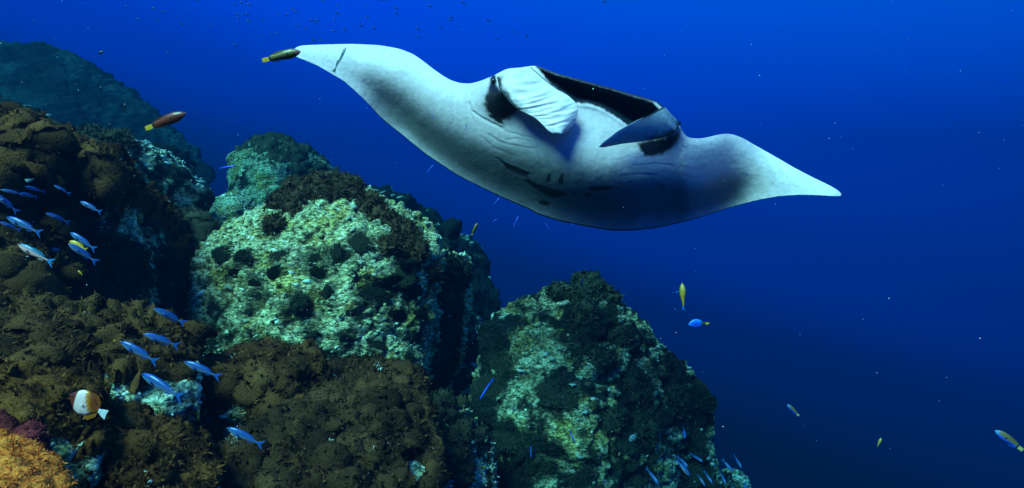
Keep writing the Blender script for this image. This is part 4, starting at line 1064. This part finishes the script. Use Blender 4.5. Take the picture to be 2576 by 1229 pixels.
for nm, base, colf, finc in [('wrasse_olive', 'wrasse', c_wrasse_olive, (.95, .52, .03)), ('wrasse_brown', 'wrasse', c_wrasse_brown, (.75, .55, .2)), ('wrasse_top', 'wrasse', c_wrasse_top, (.03, .22, .85)), ('wrasse_blue', 'wrasse', c_wrasse_blue, (.95, .55, .03))]:
    d = dict(FISH[base]); d['col'] = colf
    d['fins'] = [(a, b, finc if a == 'tail_fin' else tuple(np.array(colf(.5, .95 if a == 'dorsal_fin' else -.9)) * 0.9)) for a, b, c in d['fins']]
    FISH[nm] = d
FISH['faint'] = dict(FISH['fusilier'], col=c_dark, fins=[(a, b, (.006, .01, .016)) for a, b, c in FISH['fusilier']['fins']])
FISH['wrasse_top'].update(wid=[.006, .075, .11, .105, .07, .03, .015], spread=75, pec=(.22, -.02, .22, (.02, .35, .95)))
FISH['wrasse_top']['fins'] = [fork(1.1, (.03, .25, .85), .07)] + FISH['wrasse_top']['fins'][1:]
FISH['wrasse_blue'].update(dict(x=X5, top=[.006, .13, .23, .25, .19, .10, .08], bot=[-.006, -.09, -.19, -.21, -.16, -.08, -.07], wid=[.006, .06, .085, .08, .055, .03, .02]))
PROTO = {}
def fish(kind, head, tail, d, label, cat='fish', name='fish', group=None, turn=0.0, up=None, roll=0.0):
    if kind not in PROTO: PROTO[kind] = fish_parts(kind)
    Hd, Tl = P(head[0], head[1], d - turn / 2), P(tail[0], tail[1], d + turn / 2)
    ln = (Hd - Tl).length; X = (Hd - Tl).normalized()
    z = Vector(up) if up else Vector((0, -0.12, 1)) if abs(X.z) < .93 else Vector((0.9, -.3, 0))
    z = (z - X * z.dot(X)).normalized(); y = z.cross(X)
    Mx = Matrix((X, y, z)).transposed()
    root = empty(name, (Hd + Tl) / 2)
    root.rotation_euler = (Mx @ Matrix.Rotation(roll, 3, 'X')).to_euler(); root.scale = (ln,) * 3
    tag(root, label, cat, group)
    for nm, me, _ in PROTO[kind]:
        link(bpy.data.objects.new(nm, me), root)
    return root

G1 = 'blue fusiliers of the school at the algae outcrop'
for (h, t, d, tw) in [((1, 478), (60, 490), 2.9, .05), ((62, 470), (114, 484), 3.3, .1), ((50, 487), (95, 497), 3.1, .1), ((-16, 486), (47, 536), 2.3, .05), ((135, 466), (178, 490), 3.3, .05), ((201, 507), (256, 536), 3.2, .0),
                      ((114, 536), (176, 562), 3.1, .08), ((16, 546), (106, 590), 2.3, .0), ((-3, 558), (54, 581), 2.6, .05), ((176, 585), (242, 630), 2.9, .0), ((171, 613), (246, 662), 2.75, .05)]:
    lab = {176: 'blue fusilier swimming just above the half hidden yellow fish', 171: 'blue fusilier passing in front of the half hidden yellow fish'}.get(h[0], 'slender blue fusilier schooling in front of the brown algae outcrop')
    fish('fusilier', h, t, d, lab, 'fish', 'fusilier', G1, tw)
fish('silver', (44, 614), (136, 664), 2.2, 'silvery pink fusilier with blue side stripe below the blue school', name='fusilier')
G2 = 'blue fusiliers over the algae shelf'
for (h, t, d, tw) in [((386, 776), (468, 816), 3.3, .08), ((360, 840), (452, 872), 2.9, .05), ((302, 859), (398, 914), 2.6, .0), ((463, 910), (556, 951), 2.9, .0), ((355, 940), (461, 1004), 2.55, -.04), ((570, 1076), (664, 1122), 2.7, .0)]:
    lab = {386: 'blue fusilier at the foot of the dark wall, highest of those over the shelf', 360: 'blue fusilier over the shelf rim, just below the highest one',
           302: 'blue fusilier over the shelf with a tiny orange fish at its snout', 463: 'blue fusilier with its tail pointing at the algae mound beside the white corner',
           355: 'blue fusilier diving across the bare white rock corner', 570: 'lone blue fusilier low in front of the algae mound'}[h[0]]
    fish('fusilier', h, t, d, lab, 'fish', 'fusilier', G2, tw)
G3 = 'blue fusiliers diving beside the pointed boulder'
for (h, t, d, tw) in [((1657, 1220), (1625, 1176), 4.3, .1), ((1736, 1199), (1701, 1155), 4.0, .0), ((1731, 1176), (1703, 1147), 4.8, .1), ((1769, 1163), (1734, 1141), 5.3, .1), ((1845, 1190), (1816, 1155), 4.8, .05), ((1866, 1179), (1845, 1143), 5.0, .1),
                      ((1826, 1219), (1809, 1183), 4.7, .1), ((1775, 1225), (1754, 1194), 4.5, .05), ((1793, 1218), (1770, 1184), 4.7, .08), ((1723, 1104), (1718, 1070), 5.0, .2), ((1874, 1235), (1877, 1203), 5.0, .1)]:
    fish('fusilier', h, t, d, 'blue fusilier diving nose down beside the dark pointed boulder', 'fish', 'fusilier', G3, tw)
fish('wrasse_olive', (758, 130), (659, 153), 3.7, 'olive brown wrasse with yellow tail at the manta\'s wing tip', name='wrasse')
fish('wrasse', (469, 285), (365, 325), 2.9, 'rust red wrasse with yellow tail swimming above the leaning slab', name='wrasse')
fish('wrasse_top', (1716, 712), (1719, 783), 3.2, 'golden brown wrasse seen from above with blue side fins spread', name='wrasse', up=(0.15, -1, 0.2))
fish('wrasse_blue', (1731, 817), (1784, 814), 3.3, 'deep-bodied bright blue wrasse with yellow tail in open water', name='wrasse')
fish('wrasse_brown', (2502, 1083), (2574, 1134), 2.6, 'brown backed wrasse with blue belly and yellowish tail alone over deep water', name='wrasse')
fish('wrasse_brown', (1980, 1018), (2010, 1047), 4.6, 'small brown wrasse with blue belly, dim, right of the pointed boulder', name='wrasse')
fish('wrasse_top', (2217, 1102), (2205, 1130), 4.6, 'small dim brown wrasse climbing over dark open water', name='wrasse', up=(-.6, -.8, .1))
fish('wrasse_olive', (1202, 561), (1186, 593), 3.5, 'small dark brown wrasse climbing just below the manta\'s rear edge', name='wrasse', up=(-.8, -.4, .2))
fish('butterfly', (174, 992), (268, 1045), 1.9, 'brown and white banded butterflyfish over the near algae rock', name='butterflyfish', roll=0.0)
fish('orange', (174, 607), (220, 631), 3.05, 'bright yellow fish half hidden behind two blue fusiliers', name='damselfish')
fish('orange', (196, 681), (207, 692), 3.1, 'tiny orange fish below the blue fusilier school', name='damselfish')
fish('orange', (292, 856), (283, 860), 2.6, 'tiny orange fish at the snout of a fusilier over the shelf', name='damselfish')
fish('orange', (864, 907), (897, 908), 4.55, 'orange brown fish low against the face of the pale boulder', name='damselfish')
fish('damsel', (874, 850), (868, 862), 4.5, 'small black fish against the lower face of the pale boulder', name='damselfish')
fish('grey', (1583, 1112), (1602, 1090), 4.75, 'grey barred disc-shaped fish against the dark pointed boulder', name='angelfish')
for (h, t, d, lab) in [((594, 418), (551, 424), 3.4, 'blue backed cleaner wrasse before the hazy rock pillar'), ((1207, 1006), (1241, 953), 3.4, 'large bright cleaner wrasse at the left edge of the pointed boulder'),
                       ((1447, 1114), (1432, 1084), 4.0, 'cleaner wrasse pointing down on the lower pointed boulder'), ((1336, 1153), (1335, 1124), 4.0, 'upright cleaner wrasse near the foot of the pointed boulder'),
                       ((1471, 698), (1461, 718), 4.8, 'cleaner wrasse at the peak of the pointed boulder')]:
    fish('cleaner', h, t, d, lab, name='cleaner_wrasse')
for (h, t) in [((1091, 415), (1073, 435)), ((1257, 498), (1241, 516)), ((1305, 544), (1291, 572)), ((1372, 561), (1381, 577)), ((1251, 551), (1238, 560))]:
    fish('cleaner', h, t, 3.7, 'thin blue cleaner wrasse hanging just under the manta\'s rear edge', name='cleaner_wrasse', group='cleaner wrasses following the manta')
for (h, t, d) in [((1087, 288), (1090, 300), 3.5), ((1175, 309), (1172, 326), 3.3)]:
    fish('cleaner', h, t, d, 'tiny dark fish before the white underside of the manta\'s wing', name='small_fish', group='tiny dark fish under the manta wing')
fish('remora', (872, 118), (838, 184), 4.08, 'slim grey remora clinging beneath the manta\'s bright wing', name='remora')
G4 = 'dark damselfish hovering over the left reef'
for (u, v, a, r) in [(255, 132, -.5, 9), (254, 226, 1.2, 9), (313, 271, 1.6, 11), (275, 318, 1.5, 9), (108, 306, -.5, 8), (57, 210, .4, 6)]:
    fish('damsel', (u - r * math.cos(a), v - r * math.sin(a)), (u + r * math.cos(a), v + r * math.sin(a)), 6.5, 'small black damselfish hovering before the hazy far reef wall', name='damselfish', group=G4)
rr = random.Random(4)
G5 = 'faint distant fish high in the blue water'
for k in range(70):
    u = rr.gauss(760, 260); v = abs(rr.gauss(40, 70)); r = rr.uniform(5, 8); a = rr.gauss(.5, .15)
    if 640 < u < 1250 and 105 < v: continue
    fish('faint', (u - r * math.cos(a), v - r * math.sin(a)), (u + r * math.cos(a), v + r * math.sin(a)), rr.uniform(10, 14), 'faint distant fish high in the blue water above the reef', name='small_fish', group=G5)

# ------------------------------------------------------------------ feather star
def feather_star():
    loc, nor = hit(central, 888, 688)
    root = tag(empty('feather_star', loc + nor * 0.03), 'black feather star with radiating arms on the face of the pale boulder', 'feather star')
    root.rotation_euler = nor.to_track_quat('Z', 'Y').to_euler()
    mat = plain('feather_star_arm', (0.006, 0.012, 0.022), .6)
    v, f = [], []
    n = 10
    for i in range(n):
        t = i / (n - 1); x = 0.125 * t; z = 0.05 * math.sin(t * 2.2); w = 0.004
        v += [(x, -w, z), (x, w, z), (x, 0, z + .006)]
    for i in range(n - 1):
        for j in range(3): f.append((i * 3 + j, i * 3 + (j + 1) % 3, i * 3 + 3 + (j + 1) % 3, i * 3 + 3 + j))
    for i in range(1, n):
        t = i / (n - 1); x = 0.125 * t; z = 0.05 * math.sin(t * 2.2); l = 0.016 * (1 - .5 * t)
        for sd in (1, -1):
            for k in (0, .5):
                b = len(v); v += [(x - k * .012, 0, z), (x - k * .012 + .005, 0, z), (x - k * .012 + .010, sd * l, z + .008)]; f.append((b, b + 1, b + 2))
    am = bpy.data.meshes.new('arm'); am.from_pydata(v, [], f); am.update(); am.materials.append(mat)
    rs = random.Random(3)
    for k in range(18):
        o = link(bpy.data.objects.new('arm', am), root)
        o.rotation_euler = (rs.uniform(-.3, .3), rs.uniform(-.55, .1), k / 18 * 6.283 + rs.uniform(-.1, .1)); s = rs.uniform(.8, 1.2); o.scale = (s, s, s)
    b = bmesh.new(); bmesh.ops.create_icosphere(b, subdivisions=2, radius=.022)
    dm = bpy.data.meshes.new('disc'); b.to_mesh(dm); b.free(); dm.materials.append(mat)
    link(bpy.data.objects.new('disc', dm), root)
feather_star()

# ------------------------------------------------------------------ soft corals in the near corner
def soft_coral(hulls, label, c0, c1, seed, lump, height, fronds, flen, vox=0.010):
    me = hull_mesh(hulls, vox); p = coords(me); n = normals(me)
    d1, d2, _ = cells(p * lump, seed); off = height * (np.clip(1 - d1 * 1.2, 0, 1) ** .6) + .02 * fbm(p * 9, 3, seed)
    p = p + n * off[:, None]
    me.vertices.foreach_set('co', p.astype(np.float32).ravel()); me.update()
    me.polygons.foreach_set('use_smooth', np.ones(len(me.polygons), bool))
    set_col(me, mix(c0, c1, np.clip(.5 + fbm(p * 14, 3, seed + 1), 0, 1))); me.materials.append(M_ALGAE)
    root = tag(empty('soft_coral'), label, 'soft coral')
    o = link(bpy.data.objects.new('stalk', me), root)
    idx = RNG.choice(len(p), fronds); fo = link(bpy.data.objects.new('polyps', me_fronds(p[idx], normals(me)[idx], flen, c0, c1)), root); tag(fo, kind='stuff')
soft_coral([[P(-120, 1105, 1.75), P(-10, 1092, 1.78), P(60, 1120, 1.78), P(130, 1165, 1.72), P(170, 1215, 1.66), P(150, 1340, 1.5), P(-120, 1340, 1.4), P(-120, 1340, 2.1), P(150, 1340, 2.1), P(20, 1160, 1.6)]],
           'bushy orange soft coral in the near corner below maroon coral', (0.45, 0.07, 0.008), (0.95, 0.24, 0.04), 5, 24, .025, 24000, .010)
soft_coral([[P(35, 1085, 2.0), P(75, 1066, 2.02), P(112, 1078, 2.02), P(122, 1120, 1.98), P(105, 1155, 1.94), P(50, 1140, 1.92), P(75, 1100, 1.9), P(70, 1110, 2.2), P(100, 1200, 2.1), P(50, 1200, 2.1)]],
           'knobbly maroon soft coral behind the orange coral', (0.09, 0.010, 0.012), (0.24, 0.03, 0.03), 6, 26, .022, 3000, .010)
soft_coral([[P(-90, 1050, 2.05), P(-10, 1035, 2.08), P(30, 1060, 2.08), P(35, 1090, 2.0), P(-90, 1110, 1.95), P(-20, 1070, 2.3), P(-60, 1160, 2.2)]],
           'dark red crusty coral beside the near algae rock', (0.05, 0.008, 0.008), (0.15, 0.02, 0.016), 8, 20, .02, 2500, .010)

# ------------------------------------------------------------------ suspended specks
def specks():
    k = 170
    u = RNG.uniform(-100, 2676, k); v = RNG.uniform(-50, 1280, k); d = RNG.uniform(1.2, 6.5, k)
    r = RNG.uniform(.0009, .0026, k) * (d / 3) ** .5
    big = RNG.random(k) < .06; r[big] *= 1.8
    c = np.stack([(u - W / 2) / FPX * d, d, (H / 2 - v) / FPX * d], 1)
    o = np.array([(1, 0, 0), (-1, 0, 0), (0, 1, 0), (0, -1, 0), (0, 0, 1), (0, 0, -1)], float)
    V = (c[:, None] + o[None] * r[:, None, None] * RNG.uniform(.6, 1.4, (k, 6, 1))).reshape(-1, 3)
    t = np.array([(0, 2, 4), (2, 1, 4), (1, 3, 4), (3, 0, 4), (2, 0, 5), (1, 2, 5), (3, 1, 5), (0, 3, 5)])
    F = (np.arange(k)[:, None, None] * 6 + t[None]).reshape(-1, 3)
    me = mesh_np('suspended_specks', V, F, smooth=False)
    tone = np.array([(.8, .85, .85), (.7, .75, .6), (.9, .9, .85), (.9, .45, .12)])
    set_col(me, np.repeat(tone[RNG.choice(4, k, p=[.5, .25, .2, .05])], 6, 0)); me.materials.append(M_SPECK)
    tag(link(bpy.data.objects.new('suspended_specks', me)), 'drifting pale specks of plankton scattered through the water', 'plankton', kind='stuff')
specks()

# ------------------------------------------------------------------ the water itself, as haze
def haze():
    x, y0, y1, z0, z1 = 46, -14, 50, -30, 8.8
    b = bmesh.new(); bmesh.ops.create_cube(b, size=1)
    for v in b.verts:
        v.co = Vector((v.co.x * 2 * x, y0 + (v.co.y + .5) * (y1 - y0), z0 + (v.co.z + .5) * (z1 - z0)))
    me = bpy.data.meshes.new('haze'); b.to_mesh(me); b.free()
    m = bpy.data.materials.new('sea_water'); m.use_nodes = True
    nt = m.node_tree; nt.nodes.clear()
    out = nt.nodes.new('ShaderNodeOutputMaterial'); pv = nt.nodes.new('ShaderNodeVolumePrincipled')
    pv.inputs['Color'].default_value = (0.0, 0.009, 0.022, 1)
    pv.inputs['Density'].default_value = 0.14
    pv.inputs['Anisotropy'].default_value = 0.05
    pv.inputs['Absorption Color'].default_value = (0.02, 0.58, 0.68, 1)
    nt.links.new(pv.outputs[0], out.inputs['Volume'])
    me.materials.append(m)
    tag(link(bpy.data.objects.new('haze', me)), kind='stuff')
haze()
